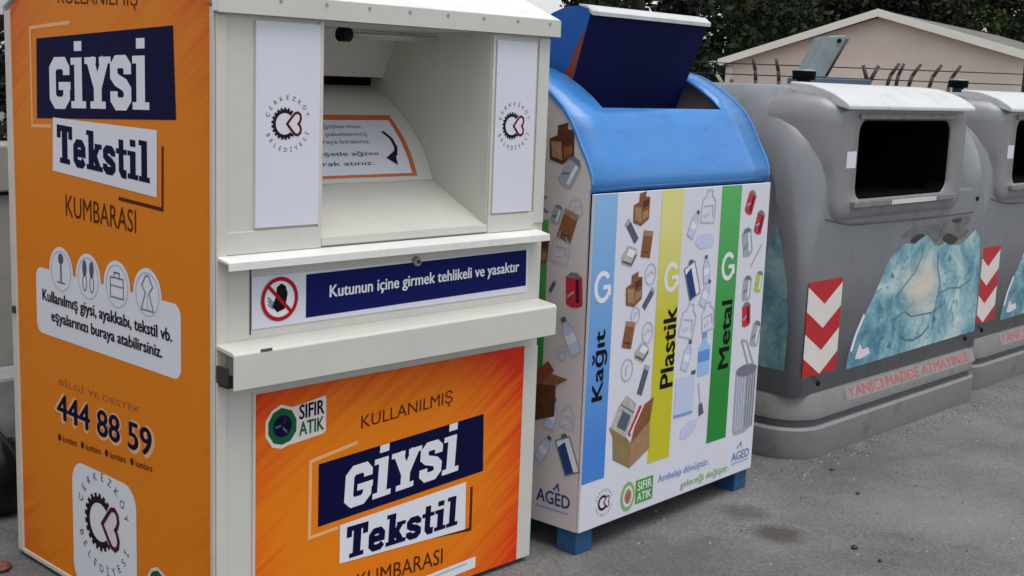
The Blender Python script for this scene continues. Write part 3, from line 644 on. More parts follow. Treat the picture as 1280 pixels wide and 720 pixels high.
# ---- front print
bd = Board((0, -.0044, 0), (1, 0, 0), (0, 0, 1), (0, -1, 0))
bd.use('blue_stripe').rect(-.003, .272, .130, ZT-.004, 'st_blue', 1); bd.use('yellow_stripe').rect(.402, .268, .546, ZT-.004, 'st_yellow', 1); bd.use('green_stripe').rect(.812, .268, .958, ZT-.004, 'st_green', 1)
def loop_icon(bd, u, v, s):
    a = [(u+.5*s*math.cos(R(q))*.82, v+.5*s*math.sin(R(q))) for q in range(38, 336, 14)]
    bd.line(a, .19*s, 'white', 3); bd.poly([(u+.02*s, v+.06*s), (u+.48*s, v+.06*s), (u+.48*s, v-.10*s), (u+.02*s, v-.10*s)], 'white', 3.2)
    bd.poly([(u+.30*s, v-.08*s), (u+.50*s, v-.08*s), (u+.50*s, v-.34*s), (u+.30*s, v-.34*s)], 'white', 3.4)
for nm, u, z, t, c in (('blue_stripe', .065, .988, 'Kağıt', (.025, .572, .112, .832)), ('yellow_stripe', .492, .984, 'Plastik', (.455, .552, .543, .868)), ('green_stripe', .890, .992, 'Metal', (.862, .568, .940, .852))):
    bd.use(nm); loop_icon(bd, u, z, .098); bd.text(t, 'black', 3, c, .025, rot=90)
rn = random.Random(3)
def rot(pts, u, v, a, sx=1, sy=1):
    c, s_ = math.cos(R(a)), math.sin(R(a)); return [(u+(x*c*sx-y*s_*sy), v+(x*s_*sx+y*c*sy)) for x, y in pts]
SQ = [(-.5, -.5), (.5, -.5), (.5, .5), (-.5, .5)]
BOT = [(-.5, -.5), (.5, -.5), (.5, .18), (.2, .34), (.2, .5), (-.2, .5), (-.2, .34), (-.5, .18)]
ITEM = {'roll': 'rolled_paper', 'ring': 'crumpled_paper', 'news': 'newspaper', 'bluecarton': 'drink_carton', 'redcan': 'red_can', 'greycan': 'grey_can', 'limecan': 'green_can', 'bluebottle': 'blue_bottle'}
def item(bd, k, u, v, a=0, s=1.0, dull=False):
    bd.use('printed_%s#%.3f_%.3f' % (ITEM.get(k, k), u, v))
    if k == 'cartons':
        bd.poly(rot([(-.5, -.35), (-.05, -.5), (.42, -.34), (.5, .3), (.25, .34), (.30, .5), (-.1, .46), (-.15, .22), (-.46, .16)], u, v, a, .105*s, .125*s), 'carton_dark' if dull else 'carton', 2)
        bd.poly(rot([(-.4, -.28), (-.02, -.4), (-.02, .05), (-.4, .1)], u, v, a, .105*s, .125*s), 'carton_light', 3); bd.poly(rot([(.04, .0), (.42, .06), (.40, .26), (.06, .22)], u, v, a, .105*s, .125*s), 'carton_dark', 3)
        bd.poly(rot([(.04, -.36), (.36, -.26), (.38, -.06), (.05, -.1)], u, v, a, .105*s, .125*s), 'carton_light' if not dull else 'carton', 3)
    elif k == 'carton':
        bd.poly(rot(SQ, u, v, a, .06*s, .10*s), 'carton', 2); bd.poly(rot([(-.5, .3), (.5, .3), (.5, .5), (-.5, .5)], u, v, a, .06*s, .10*s), 'carton_light', 3); bd.line(rot([(-.3, -.3), (.3, -.3)], u, v, a, .06*s, .10*s), .006, 'carton_dark', 3)
    elif k == 'news':
        bd.poly(rot([(-.5, -.2), (.1, -.5), (.5, -.05), (.46, .25), (-.05, .5), (-.5, .1)], u, v, a, .095*s, .085*s), 'news', 2); bd.poly(rot([(-.2, .1), (.2, -.1), (.42, .14), (.0, .36)], u, v, a, .095*s, .085*s), 'white', 3)
        bd.line(rot([(-.45, -.1), (.1, -.38), (.44, -.02)], u, v, a, .095*s, .085*s), .008, 'slate', 3)
    elif k == 'roll':
        bd.poly(rot(SQ, u, v, a, .03*s, .10*s), 'slate', 2); bd.poly(rot([(-.5, .34), (.5, .34), (.5, .5), (-.5, .5)], u, v, a, .03*s, .10*s), 'silver', 3)
    elif k == 'ring': bd.ring(u, v, .037*s, .006, 'pale', 2, 16, .044*s); bd.line(rot([(-.6, -.2), (.1, .3), (.6, 0)], u, v, a, .04*s, .04*s), .005, 'pale', 3)
    elif k == 'jug':
        bd.line(rot(BOT, u, v, a, .085*s, .115*s), .006, 'pale', 2, True); bd.line(rot([(-.35, .0), (.3, .05), (.35, -.3)], u, v, a, .085*s, .115*s), .005, 'pale', 3); bd.line(rot([(-.3, -.3), (.1, -.2)], u, v, a, .085*s, .115*s), .012, 'pale2', 3)
    elif k == 'bottle':
        bd.poly(rot(BOT, u, v, a, .042*s, .105*s), 'pale2', 2); bd.line(rot(BOT, u, v, a, .042*s, .105*s), .005, 'pale' if not dull else 'grey_ink', 3, True); bd.poly(rot([(-.22, .42), (.22, .42), (.22, .56), (-.22, .56)], u, v, a, .042*s, .105*s), 'slate', 3.4)
        bd.poly(rot([(-.5, -.2), (.5, -.2), (.5, .05), (-.5, .05)], u, v, a, .042*s, .105*s), 'white', 2.5)
    elif k == 'bluebottle':
        bd.poly(rot(BOT, u, v, a, .075*s, .15*s), 'pale_blue', 2); bd.poly(rot([(-.5, -.15), (.5, -.15), (.5, .12), (-.5, .12)], u, v, a, .075*s, .15*s), 'st_blue', 3); bd.poly(rot([(-.2, .44), (.2, .44), (.2, .56), (-.2, .56)], u, v, a, .075*s, .15*s), 'slogan_blue', 3)
    elif k == 'bag': bd.poly(rot([(-.5, -.1), (-.2, -.5), (.4, -.4), (.5, .1), (.2, .45), (-.35, .4)], u, v, a, .13*s, .06*s), 'pale2', 2)
    elif k == 'bluecarton':
        bd.poly(rot(SQ, u, v, a, .07*s, .13*s), 'white', 2); bd.poly(rot([(-.5, -.5), (.1, -.5), (.1, .4), (-.5, .3)], u, v, a, .07*s, .13*s), 'logo_navy', 3); bd.line(rot(SQ, u, v, a, .07*s, .13*s), .005, 'grey_ink', 3.4, True)
        bd.poly(rot([(-.1, .5), (.4, .5), (.3, .62), (0, .62)], u, v, a, .07*s, .13*s), 'slate', 3)
    elif k in ('redcan', 'greycan', 'limecan'):
        c = {'redcan': 'canred', 'greycan': 'silver', 'limecan': 'lime'}[k]
        bd.poly(rot([(-.5, -.42), (-.2, -.5), (.2, -.5), (.5, -.42), (.5, .36), (.2, .5), (-.2, .5), (-.5, .36)], u, v, a, .06*s, .10*s), c, 2)
        bd.poly(rot([(-.46, .34), (.46, .34), (.2, .5), (-.2, .5)], u, v, a, .06*s, .10*s), 'silver_d', 3); bd.poly(rot([(.1, -.36), (.3, -.36), (.3, .3), (.1, .3)], u, v, a, .06*s, .10*s), 'white' if k != 'redcan' else 'maroon', 3)
        bd.line(rot([(-.4, -.2), (.0, -.05)], u, v, a, .06*s, .10*s), .008, 'silver' if k != 'greycan' else 'grey_ink', 3.3)
    elif k == 'pole': bd.line(rot([(0, -.5), (0, .5)], u, v, a, 1, .12*s), .007, 'silver', 2)
    elif k == 'brush': bd.line(rot([(0, -.2), (0, .5)], u, v, a, 1, .14*s), .009, 'pale', 2); bd.poly(rot(SQ, u-.0, v, a, .0, .0), 'slate', 2); bd.poly(rot([(-.5, -.5), (.5, -.5), (.35, -.15), (-.35, -.15)], u, v, a, .035*s, .14*s), 'slate', 3)
bd.use('printed_items')
for q in [('cartons', .276, 1.255, 5), ('roll', .222, 1.177, 40), ('carton', .320, 1.123, -8), ('news', .215, 1.085, 8), ('ring', .354, 1.008, 0, .9), ('cartons', .256, .958, 8, 1.02), ('roll', .350, .917, -42, .9),
          ('ring', .272, .862, 30, .7), ('carton', .236, .793, -12), ('ring', .355, .787, 10, .9), ('news', .326, .715, 0, .95), ('ring', .238, .661, 60, .95), ('roll', .345, .607, -22, 1.15),
          ('jug', .722, 1.242, -4, 1.1), ('bottle', .624, 1.178, -28), ('bag', .708, 1.108, 0, 1.05), ('bluecarton', .636, .957, 22, 1.05), ('bottle', .732, .992, 8), ('bottle', .736, .897, -26), ('jug', .626, .800, -14, 1.15), ('jug', .765, .802, 6, 1.0),
          ('bottle', .630, .660, -18, 1.1), ('bluebottle', .752, .646, 2, 1.1), ('brush', .742, .468, 14, 1.0), ('bag', .672, .356, 22, 1.0),
          ('redcan', 1.032, 1.243, -22), ('redcan', 1.112, 1.157, -18, 1.0), ('greycan', 1.026, 1.080, 12, 1.2), ('pole', 1.105, 1.020, -42), ('greycan', 1.047, .887, -4, 1.05), ('limecan', 1.138, .906, -12, .9), ('redcan', 1.056, .776, 6, 1.05), ('greycan', 1.142, .684, -14, 1.1)]:
    item(bd, *q)
# blue jug, open box of newspapers, dustbin with leaning lid
bd.use('printed_canister')
bd.poly([(.563, .424), (.692, .424), (.697, .572), (.566, .576)], 'pale2', 2); bd.line([(.563, .424), (.692, .424)], .012, 'slogan_blue', 3); bd.poly([(.668, .577), (.70, .577), (.70, .594), (.668, .594)], 'slate', 2)
bd.use('printed_open_box').poly([(.17, .42), (.284, .372), (.402, .44), (.408, .33), (.284, .276), (.178, .33)], 'crate_brown', 2); bd.poly([(.284, .372), (.402, .44), (.408, .33), (.284, .276)], 'carton_light', 3)
bd.poly([(.402, .44), (.284, .372), (.33, .50), (.42, .53)], 'carton', 2.6); bd.poly([(.17, .42), (.145, .455), (.19, .47), (.284, .372)], 'crate_brown', 2.4)
bd.poly([(.155, .455), (.25, .40), (.31, .52), (.245, .565), (.2, .53)], 'news', 3.2); bd.poly([(.19, .455), (.245, .425), (.275, .48), (.225, .51)], 'slate', 3.8); bd.poly([(.262, .412), (.278, .40), (.345, .505), (.33, .512)], 'canred', 3.8); bd.line([(.28, .41), (.36, .52)], .008, 'white', 4.2); bd.line([(.21, .535), (.295, .49)], .007, 'silver_d', 4)
bd.use('printed_dustbin').poly([(1.006, .53), (1.168, .535), (1.166, .285), (1.10, .262), (1.03, .262), (1.008, .282)], 'silver', 2)
for k in range(8): bd.line([(1.02+k*.02, .52), (1.022+k*.0195, .28)], .006, 'silver_d' if k > 3 else 'pale2', 3)
bd.poly(circ(1.088, .535, .082, 20, .026), 'silver_d', 3.2); bd.line([(1.032, .672), (1.10, .552)], .008, 'silver', 3.6); bd.line([(1.075, .66), (1.142, .55)], .008, 'silver', 3.6); bd.line([(1.032, .672), (1.075, .66)], .007, 'silver', 3.8)
bd.use('emblem').emblem(.138, .176, .056, 2, True)
bd.use('zero_waste_logo'); bd.poly(circ(.285, .165, .045, 14, .058), 'slogan_green', 2); bd.poly(circ(.285, .165, .032, 14, .042), 'panel_white', 3); bd.poly(circ(.285, .165, .022, 12, .03), 'carton_light', 3.5); bd.line([(.275, .150), (.295, .18)], .01, 'canred', 4)
bd.rect(.335, .122, .447, .215, 'green_print', 2); bd.text('SIFIR', 'white', 3, (.345, .172, .438, .207), .02); bd.text('ATIK', 'white', 3, (.345, .13, .438, .163), .02)
bd.use('slogan'); bd.text('Ambalajı dönüştür,', 'slogan_blue', 2, (.48, .166, .842, .205), .008); bd.text('geleceği değiştir.', 'slogan_green', 2, (.64, .108, 1.0, .148), .008)
bd.use('maker_logo'); bd.text('AGED', 'logo_blue', 2, (1.016, .148, 1.155, .186), .012); bd.line([(1.055, .20), (1.085, .222), (1.09, .2)], .006, 'logo_blue', 2); bd.line([(1.016, .137), (1.155, .137)], .004, 'slogan_blue', 2)
bd.build({}, front)
# ---- side print (u negative towards the back)
bd = Board((-.0064, 0, 0), (0, -1, 0), (0, 0, 1), (-1, 0, 0))
bd.use('green_stripe'); bd.rect(-.36, .62, -.196, 1.21, 'st_green', 1); bd.rect(-.36, 1.33, -.222, 1.46, 'st_green', 1)
bd.text('PLASTİK', 'grey_ink', 1, (-.62, 1.235, -.196, 1.315), .02); 
bd.use('printed_items')
for q in [('cartons', -.150, 1.484, 8, 1.15, True), ('greycan', -.108, 1.388, -30, 1.15), ('ring', -.075, 1.262, 20, .8), ('greycan', -.160, 1.234, -20, .7), ('carton', -.108, 1.198, -18, 1.1), ('jug', -.135, 1.117, -10, .95), ('redcan', -.066, .974, 4, 1.25), ('bottle', -.075, .806, 30, 1.25),
          ('roll', -.165, .975, -30, .5), ('ring', -.11, .74, 10, .6), ('jug', -.07, .51, -6, .75), ('bottle', -.145, .508, -10, 1.1), ('bluecarton', -.062, .366, 24, 1.0), ('bottle', -.175, .37, -30, 1.0), ('cartons', -.24, 1.1, 0, 1), ('redcan', -.27, .9, 8), ('ring', -.3, .5, 0)]:
    item(bd, *q)
bd.use('printed_open_box').poly([(-.30, .60), (-.13, .63), (-.13, .50), (-.22, .468), (-.30, .48)], 'carton_dark', 4); bd.poly([(-.30, .60), (-.19, .66), (-.075, .648), (-.13, .615)], 'carton', 4.5); bd.poly([(-.26, .62), (-.17, .70), (-.14, .67), (-.2, .61)], 'rust', 5)
bd.use('maker_logo'); bd.text('AGED', 'logo_navy', 2, (-.20, .168, -.04, .218), .02); bd.line([(-.12, .225), (-.10, .25), (-.095, .225)], .007, 'logo_navy', 2); bd.line([(-.2, .15), (-.045, .15)], .005, 'slogan_blue', 2)
bd.build({}, sidel)

# ================================================================== grey containers
def rr_ring(x0, x1, y0, y1, r, z, n=7):
    pts = []
    r = max(.004, min(r, (x1-x0)/2-.001, (y1-y0)/2-.001))
    for cx, cy, a0 in ((x1-r, y1-r, 0), (x0+r, y1-r, 90), (x0+r, y0+r, 180), (x1-r, y0+r, 270)):
        for i in range(n+1):
            a = R(a0+90*i/n); pts.append((cx+r*math.cos(a), cy+r*math.sin(a), z))
    return pts
def loft(rings, m):
    mb = MB(); n = len(rings[0]); v = [p for r_ in rings for p in r_]; f = []
    for k in range(len(rings)-1):
        for i in range(n): f.append((k*n+i, k*n+(i+1) % n, (k+1)*n+(i+1) % n, (k+1)*n+i))
    f.append(tuple(range(n-1, -1, -1))); f.append(tuple((len(rings)-1)*n+i for i in range(n)))
    mb.add(v, f, m, True); return mb
GX0, GX1, GY1 = -.30, 1.68, 1.22
def smooth_by_angle(o_, a=32):
    m_ = o_.modifiers.new('edges', 'EDGE_SPLIT'); m_.split_angle = R(a)
def make_container():
    e = thing('recycling_container', 'weathered grey plastic container with faded teal poster, next to the blue-topped bin', 'recycling container', PG, TH_G, 'grey recycling containers along the yard')
    base = loft([rr_ring(GX0-.02, GX1+.02, .005, GY1+.03, .2, .0), rr_ring(GX0-.03, GX1+.03, 0, GY1+.04, .2, .03), rr_ring(GX0-.03, GX1+.03, 0, GY1+.04, .2, .138), rr_ring(GX0-.018, GX1+.018, .012, GY1+.028, .19, .15)], 'plinth').build('plinth', e); smooth_by_angle(base)
    gr = loft([rr_ring(GX0+.0, GX1-.0, .03, GY1, .17, .149), rr_ring(GX0+.0, GX1-.0, .03, GY1, .17, .19)], 'plastic_d').build('groove', e); smooth_by_angle(gr)
    lip = loft([rr_ring(GX0-.02, GX1+.02, .008, GY1+.02, .19, .188), rr_ring(GX0-.02, GX1+.02, .008, GY1+.02, .19, .222), rr_ring(GX0+.008, GX1-.008, .036, GY1-.008, .16, .300), rr_ring(GX0+.02, GX1-.02, .06, GY1-.02, .14, .304)], 'plinth').build('lip', e); smooth_by_angle(lip)
    rings = [rr_ring(GX0+.006, GX1-.006, .045, GY1-.01, .06, .30), rr_ring(GX0, GX1, .045, GY1-.01, .06, .86), rr_ring(GX0, GX1, .045, GY1-.01, .08, .98), rr_ring(GX0, GX1, .045, GY1-.01, .12, 1.10), rr_ring(GX0, GX1, .045, GY1-.01, .17, 1.20)]
    for k in range(1, 15):
        t = k/14*math.pi/2; q = 1-math.cos(t)
        rings.append(rr_ring(GX0+.20*q, GX1-.20*q, .045+.33*q, GY1-.01-.33*q, .17+.10*math.sin(t), 1.20+.525*math.sin(t)))
    body = loft(rings, 'plastic').build('body', e); smooth_by_angle(body, 50)
    # hollow: cut the throat of the opening through the shell
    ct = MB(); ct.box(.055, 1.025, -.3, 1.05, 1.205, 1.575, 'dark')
    for cx_ in (GX0-.035, GX1+.035):          # dished end faces
        v_, f_ = [], []; nu, nv_ = 36, 18
        for a in range(nv_+1):
            for c in range(nu):
                th, ph = math.pi*a/nv_, 2*math.pi*c/nu; v_.append((cx_+.115*math.cos(th), .64+.44*math.sin(th)*math.cos(ph), 1.17+.42*math.sin(th)*math.sin(ph)))
        for a in range(nv_):
            for c in range(nu): f_.append((a*nu+c, a*nu+(c+1) % nu, (a+1)*nu+(c+1) % nu, (a+1)*nu+c))
        ct.add(v_, f_, 'plastic', True)
    cut = ct.build('cutter'); cut.location = PG; cut.rotation_euler = (0, 0, TH_G)
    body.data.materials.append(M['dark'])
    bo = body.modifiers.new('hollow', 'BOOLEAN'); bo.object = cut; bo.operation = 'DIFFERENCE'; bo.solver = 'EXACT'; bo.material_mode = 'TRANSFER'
    bpy.context.view_layer.update(); dg = bpy.context.evaluated_depsgraph_get()
    me = bpy.data.meshes.new_from_object(body.evaluated_get(dg)); body.modifiers.clear(); body.data = me; bpy.data.objects.remove(cut)
    # hood round the opening
    def rect_ring(x0, x1, z0, z1, r, y, n=8, lean=0):
        pts = []
        for cx, cz, a0 in ((x1-r, z1-r, 0), (x0+r, z1-r, 90), (x0+r, z0+r, 180), (x1-r, z0+r, 270)):
            for i in range(n+1):
                a = R(a0+90*i/n); z = cz+r*math.sin(a); pts.append((cx+r*math.cos(a), y+lean*(z-z0), z))
        return pts
    hr = [rect_ring(-.235, 1.325, 1.04, 1.715, .16, .34), rect_ring(-.185, 1.275, 1.07, 1.70, .13, .12), rect_ring(-.155, 1.245, 1.10, 1.675, .11, .058), rect_ring(-.130, 1.220, 1.125, 1.65, .09, .030), rect_ring(-.105, 1.195, 1.145, 1.632, .08, .022),
          rect_ring(.046, 1.034, 1.196, 1.584, .075, .020), rect_ring(.056, 1.024, 1.206, 1.574, .07, .030), rect_ring(.058, 1.022, 1.208, 1.572, .07, .13)]
    hm = MB(); n_ = len(hr[0]); hv = [p for q in hr for p in q]; hf = []
    for k in range(len(hr)-1):
        for i in range(n_): hf.append((k*n_+i, k*n_+(i+1) % n_, (k+1)*n_+(i+1) % n_, (k+1)*n_+i))
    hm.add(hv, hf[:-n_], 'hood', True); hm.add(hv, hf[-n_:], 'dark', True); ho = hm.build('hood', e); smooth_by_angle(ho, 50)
    rf = MB(); rf.prism_x([(-.014, 1.622), (-.016, 1.642), (.01, 1.662), (.06, 1.690), (.12, 1.713), (.19, 1.732), (.30, 1.741), (.30, 1.70), (.02, 1.63)], -.125, 1.215, 'hood_top'); rf.build('hood_roof', e, .006)
    rm = MB(); rm.box(.04, 1.04, .012, .0215, 1.580, 1.606, 'worn'); rm.build('worn_rim', ho, .004)
    rm = MB(); rm.box(.02, 1.12, -.004, .0215, 1.168, 1.198, 'worn'); sill = rm.build('worn_sill', ho, .004); rm = MB(); rm.box(.38, .86, -.0065, -.0045, 1.172, 1.194, 'hood_top'); rm.build('bare_patch', ho)
    # black plates added to paint the shade inside the mouth
    lm = MB(); lm.box(1.019, 1.0205, .035, .95, 1.209, 1.571, 'dark'); lm.box(.0595, .065, .035, .95, 1.209, 1.571, 'dark'); lm.box(.066, 1.018, .035, .95, 1.565, 1.570, 'dark'); lm.box(.066, 1.018, .045, .95, 1.2095, 1.213, 'dark'); lm.box(.0585, 1.0255, .951, .96, 1.209, 1.571, 'dark'); lm.build('mouth_shade', e)
    cs = MB(); cs.path([(-.16, .047, 1.125), (-.02, .046, 1.10), (.1, .046, 1.085), (.8, .046, 1.075), (1.45, .046, 1.08)], .006, 'plastic_d', 6); cs.build('body_seam', e)
    # lifting mushroom on the roof
    lf = MB(); lf.tube((.50, .60, 1.715), (.50, .60, 1.765), .035, .035, 'dgrey', 14); lf.tube((.50, .60, 1.755), (.50, .60, 1.80), .058, .062, 'black', 16); lf.tube((.50, .60, 1.80), (.50, .60, 1.808), .062, .05, 'galv', 16); lf.build('lifting_hook', e, 0)
    # stickers
    bd = Board((0, .0445, 0), (1, 0, 0), (0, 0, 1), (0, -1, 0))
    bd.use('chevron_sign'); u0, u1, z0, z1 = -.262, .049, .392, .838; uc = (u0+u1)/2
    bd.rect(u0, z0, u1, z1, 'chev_red', 1)
    pit = .2195; hgt = .092; th_ = .114
    for k in range(3):
        zt = z1-.021-k*pit
        pts = [(u0, zt), (uc, zt-hgt), (u1, zt), (u1, zt-th_), (uc, zt-hgt-th_), (u0, zt-th_)]
        if k == 2: continue
        bd.poly(pts, 'chev_white', 2)
    bd.use('poster')
    bd.poly([(.155, .375), (1.61, .392), (1.61, .60), (1.59, .80), (1.56, .93), (1.50, .975), (1.44, .955), (1.37, .92), (1.28, .905), (1.20, .915), (1.13, .935), (1.06, .915), (1.00, .925), (.93, .97), (.86, .995), (.79, .98), (.73, .95), (.66, .955), (.60, .945), (.54, .915), (.49, .87), (.43, .79), (.35, .69), (.26, .60), (.20, .53), (.165, .46), (.15, .41)], 'poster', 1)
    bd.line([(.60, .68), (.70, .74), (.80, .80), (.86, .87), (.87, .93)], .008, 'faded_teal', 3); bd.line([(.60, .57), (.72, .60), (.80, .565), (1.04, .56), (1.2, .60)], .009, 'faded_teal', 3)
    bd.line([(.70, .47), (.76, .445), (.84, .435), (.94, .45), (1.02, .49)], .014, 'faded_teal', 3); bd.line([(1.06, .47), (1.08, .58), (1.11, .72), (1.06, .80), (1.05, .88)], .010, 'faded_teal', 3); bd.line([(1.12, .66), (1.22, .675), (1.36, .665), (1.5, .70)], .008, 'faded_teal', 3)
    bd.line([(.185, .46), (.225, .545), (.29, .63)], .022, 'white', 2); bd.poly([(.23, .415), (.29, .41), (.38, .425), (.36, .46), (.30, .455), (.265, .49)], 'pink', 2)
    for px_, pz_, r_ in ((.45, .64, .035), (.45, .53, .03), (.58, .44, .03), (1.07, .52, .03), (.55, .80, .025), (.50, .49, .02), (1.2, .84, .025), (.62, .52, .02)):
        bd.poly([(px_+r_*q*math.cos(k*.9), pz_+r_*q*math.sin(k*.9)) for k, q in enumerate((1, .5, 1.1, .6, .9, .45, .8))], 'faded_teal', 2)
    def soft(pts, m_, l):
        n_ = len(pts); out = []
        for k in range(n_):       # rounded outline through the given corners
            a_, b_, c_ = Vector(pts[k-1]), Vector(pts[k]), Vector(pts[(k+1) % n_])
            for t in (0, .33, .67): p0, p1 = (a_+b_)/2, (b_+c_)/2; out.append(tuple((1-t)**2*p0+2*t*(1-t)*b_+t*t*p1))
        bd.poly(out, m_, l)
    bd.use('torn_patch#1'); soft([(.60, .985), (.68, 1.02), (.80, 1.045), (.92, 1.03), (1.02, 1.045), (1.08, 1.0), (1.04, .93), (.97, .965), (.90, 1.0), (.80, 1.0), (.70, .985)], 'torn', 2.5)
    soft([(.70, .975), (.76, .94), (.82, .97), (.90, .985), (.82, 1.0)], 'dgrey', 3)
    bd.use('torn_patch#2'); soft([(1.10, 1.04), (1.24, 1.065), (1.44, 1.06), (1.40, 1.02), (1.32, .99), (1.44, .985), (1.36, .94), (1.24, .93), (1.16, .965), (1.06, .955), (1.04, .99)], 'torn', 2.5)
    soft([(1.08, .965), (1.16, .985), (1.22, .96), (1.30, .945), (1.22, .905), (1.12, .93)], 'dgrey', 3); soft([(1.14, 1.05), (1.34, 1.055), (1.26, 1.02)], 'dgrey', 3)
    bd.build({}, e)
    bd = Board((-.0, .0205, 0), (1, 0, 0), (0, 0, 1), (0, -1, 0)); bd.use('paper_label').rect(-.05, 1.355, .038, 1.432, 'sticker', 1); bd.build({}, e)
    # bolt heads
    for x, z in ((-.04, 1.19), (-.11, .345), (1.50, .36), (1.48, 1.15)):
        bl = MB(); bl.tube((x, .046, z), (x, .038, z), .014, .011, 'black', 10); bl.build('bolt', e)
    # side poster on the left end
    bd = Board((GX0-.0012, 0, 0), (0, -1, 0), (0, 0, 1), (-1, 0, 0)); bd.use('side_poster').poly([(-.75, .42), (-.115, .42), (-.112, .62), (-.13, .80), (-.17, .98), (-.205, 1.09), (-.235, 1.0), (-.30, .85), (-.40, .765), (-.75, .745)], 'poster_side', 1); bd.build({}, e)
    # warning lettering on the sloping lip
    sl = Vector((0, .028, .078)).normalized(); nn = Vector((0, -.078, .028)).normalized()
    bd = Board(Vector((0, .008, .222))+nn*.0008, (1, 0, 0), sl, nn)
    bd.use('warning_lettering').rect(.12, .006, 1.58, .078, 'warn_strip', 1); bd.text('YANICI MADDE ATMAYINIZ', 'warn_ink', 2, (.15, .016, 1.50, .070), .012); bd.build({}, e)
    return e
c1 = make_container()
def copy_tree(o_, parent=None):
    c = o_.copy(); COL.objects.link(c)
    if parent: c.parent = parent
    for ch in list(o_.children): copy_tree(ch, c)
    return c
c2 = copy_tree(c1); ag = Vector((math.cos(TH_G), math.sin(TH_G), 0)); bg_ = Vector((-math.sin(TH_G), math.cos(TH_G), 0))
c2.location = PG+ag*2.03+bg_*.085
c2['label'] = 'farther grey plastic container, half seen past the poster container and cut by the frame'

# ================================================================== background
# --- concrete wall with wire fence behind the bins, left
ao, bo_ = Vector((math.cos(TH_O), math.sin(TH_O), 0)), Vector((-math.sin(TH_O), math.cos(TH_O), 0))
wl = thing('concrete_wall', 'low grey concrete wall with a coping behind the orange bin', 'wall', PO+bo_*1.9, TH_O)
w = MB(); w.box(-7, 3, 0, .2, 0, 1.185, 'concrete'); w.build('wall_body', wl, .01)
w = MB(); w.box(-7, 3, -.03, .23, 1.20, 1.38, 'concrete'); w.box(-7, 3, .02, .18, 1.185, 1.20, 'dgrey'); w.build('coping', wl, .01)
st = tag(MB().build('x') if False else None, '') if False else None
kb = MB()
for i in range(16): kb.box(-7+i*.62, -7+i*.62+.61, -.2, -.005, 0, .45+.03*(i % 3), 'stone')
tag(kb.build('stone_kerb', None, .015), 'pale stone blocks lined up at the foot of the concrete wall', 'stone edging'); bpy.data.objects['stone_kerb'].location = PO+bo_*1.9; bpy.data.objects['stone_kerb'].rotation_euler = (0, 0, TH_O)
fe = thing('wire_fence', 'dark wire mesh fence standing on the concrete wall behind the orange bin', 'fence', PO+bo_*2.0+Vector((0, 0, 1.38)), TH_O)
for i in range(5):
    p = MB(); p.box(-6.9+i*2.45-.025, -6.9+i*2.45+.025, -.025, .025, 0, 1.5, 'post'); p.build('post', fe)
ms = MB()
for k in range(10): ms.tube((-7, 0, .08+k*.15), (3, 0, .08+k*.15), .003, .003, 'wire', 4, False)
for k in range(100): ms.tube((-7+k*.1, .004, .03), (-7+k*.1, .004, 1.48), .0022, .0022, 'wire', 4, False)
ms.build('mesh', fe)
# --- fence with bent arms in front of the house
FY = 15.0
def sight(px, py, y):
    d_ = Fv+right*((px-640)/F_PX)-up*((py-360)/F_PX); t_ = y/d_.y; return d_.x*t_, EYE+d_.z*t_
def at(px, y): return sight(px, 95, y)[0]
fr = thing('barbed_fence', 'fence of thin posts with bent arms and a wire in front of the pink house', 'fence', (0, FY, 0), 0)
arms = [(915, 0), (945, -1), (974, -1), (1009, -1), (1086, 2), (1110, 1), (1121, .6), (1137, 1), (1163, 1), (1187, 1), (1290, 1), (1320, 1), (1350, 1)]+[(1350+k*46, 1) for k in range(1, 10)]
for px, kd in arms:
    x = at(px, FY); p = MB(); zb = 1.80
    p.tube((x, 0, 0), (x, 0, zb), .024, .022, 'post', 8)
    if kd == 2:
        p.tube((x, 0, zb), (x-.075, 0, zb+.22), .026, .022, 'post', 8); p.tube((x, 0, zb), (x+.105, 0, zb+.22), .026, .022, 'post', 8)
    elif kd:
        s_ = -.05 if kd < 0 else .12*kd; p.tube((x, 0, zb), (x+s_*.25, 0, zb+.12), .022, .022, 'post', 8); p.tube((x+s_*.25, 0, zb+.115), (x+s_, 0, zb+.255), .022, .018, 'post', 8)
    p.build('post', fr)
wr = MB()
for z in (1.985, 1.86, 1.72, 1.5, 1.2, .9, .6, .3): wr.tube((at(860, FY), .03, z), (at(1790, FY), .03, z), .007, .007, 'wire', 5)
wr.build('wire', fr)
# --- pink house
HY, PHI = 36.0, R(33)
hrx, hrz = sight(1098, 16, HY)
ex, ey = Vector((math.cos(PHI), -math.sin(PHI), 0)), Vector((math.sin(PHI), math.cos(PHI), 0)); HO = Vector((hrx, HY, 0))
def front_pt(px, py):
    d_ = Fv+right*((px-640)/F_PX)-up*((py-360)/F_PX); E_ = Vector((0, 0, EYE)); t_ = (HO-E_).dot(ey)/d_.dot(ey); p = E_+d_*t_-HO; return p.dot(ex), p.z
hl = thing('house', 'pink plastered house with a low cream-edged gable beyond the fence', 'house', HO, -PHI)
LE, RE_ = front_pt(887, 82), front_pt(1288, 71); LXa, RXa = front_pt(903, 80)[0], front_pt(1278, 70)[0]; rz_ = hrz
zat = lambda x: (rz_+(LE[1]-rz_)*x/LE[0]) if x < 0 else (rz_+(RE_[1]-rz_)*x/RE_[0])
zl, zr = zat(LXa)-.05, zat(RXa)-.05
w = MB(); sec = [(LXa, 0), (RXa, 0), (RXa, zr), (0, rz_-.08), (LXa, zl)]
n = len(sec); v = [(x, .35, z) for x, z in sec]+[(x, 14, z) for x, z in sec]
w.add(v, [tuple(range(n)), tuple(range(2*n-1, n-1, -1))]+[(i, (i+1) % n, (i+1) % n+n, i+n) for i in range(n)], 'wall_pink'); w.build('wall', hl)
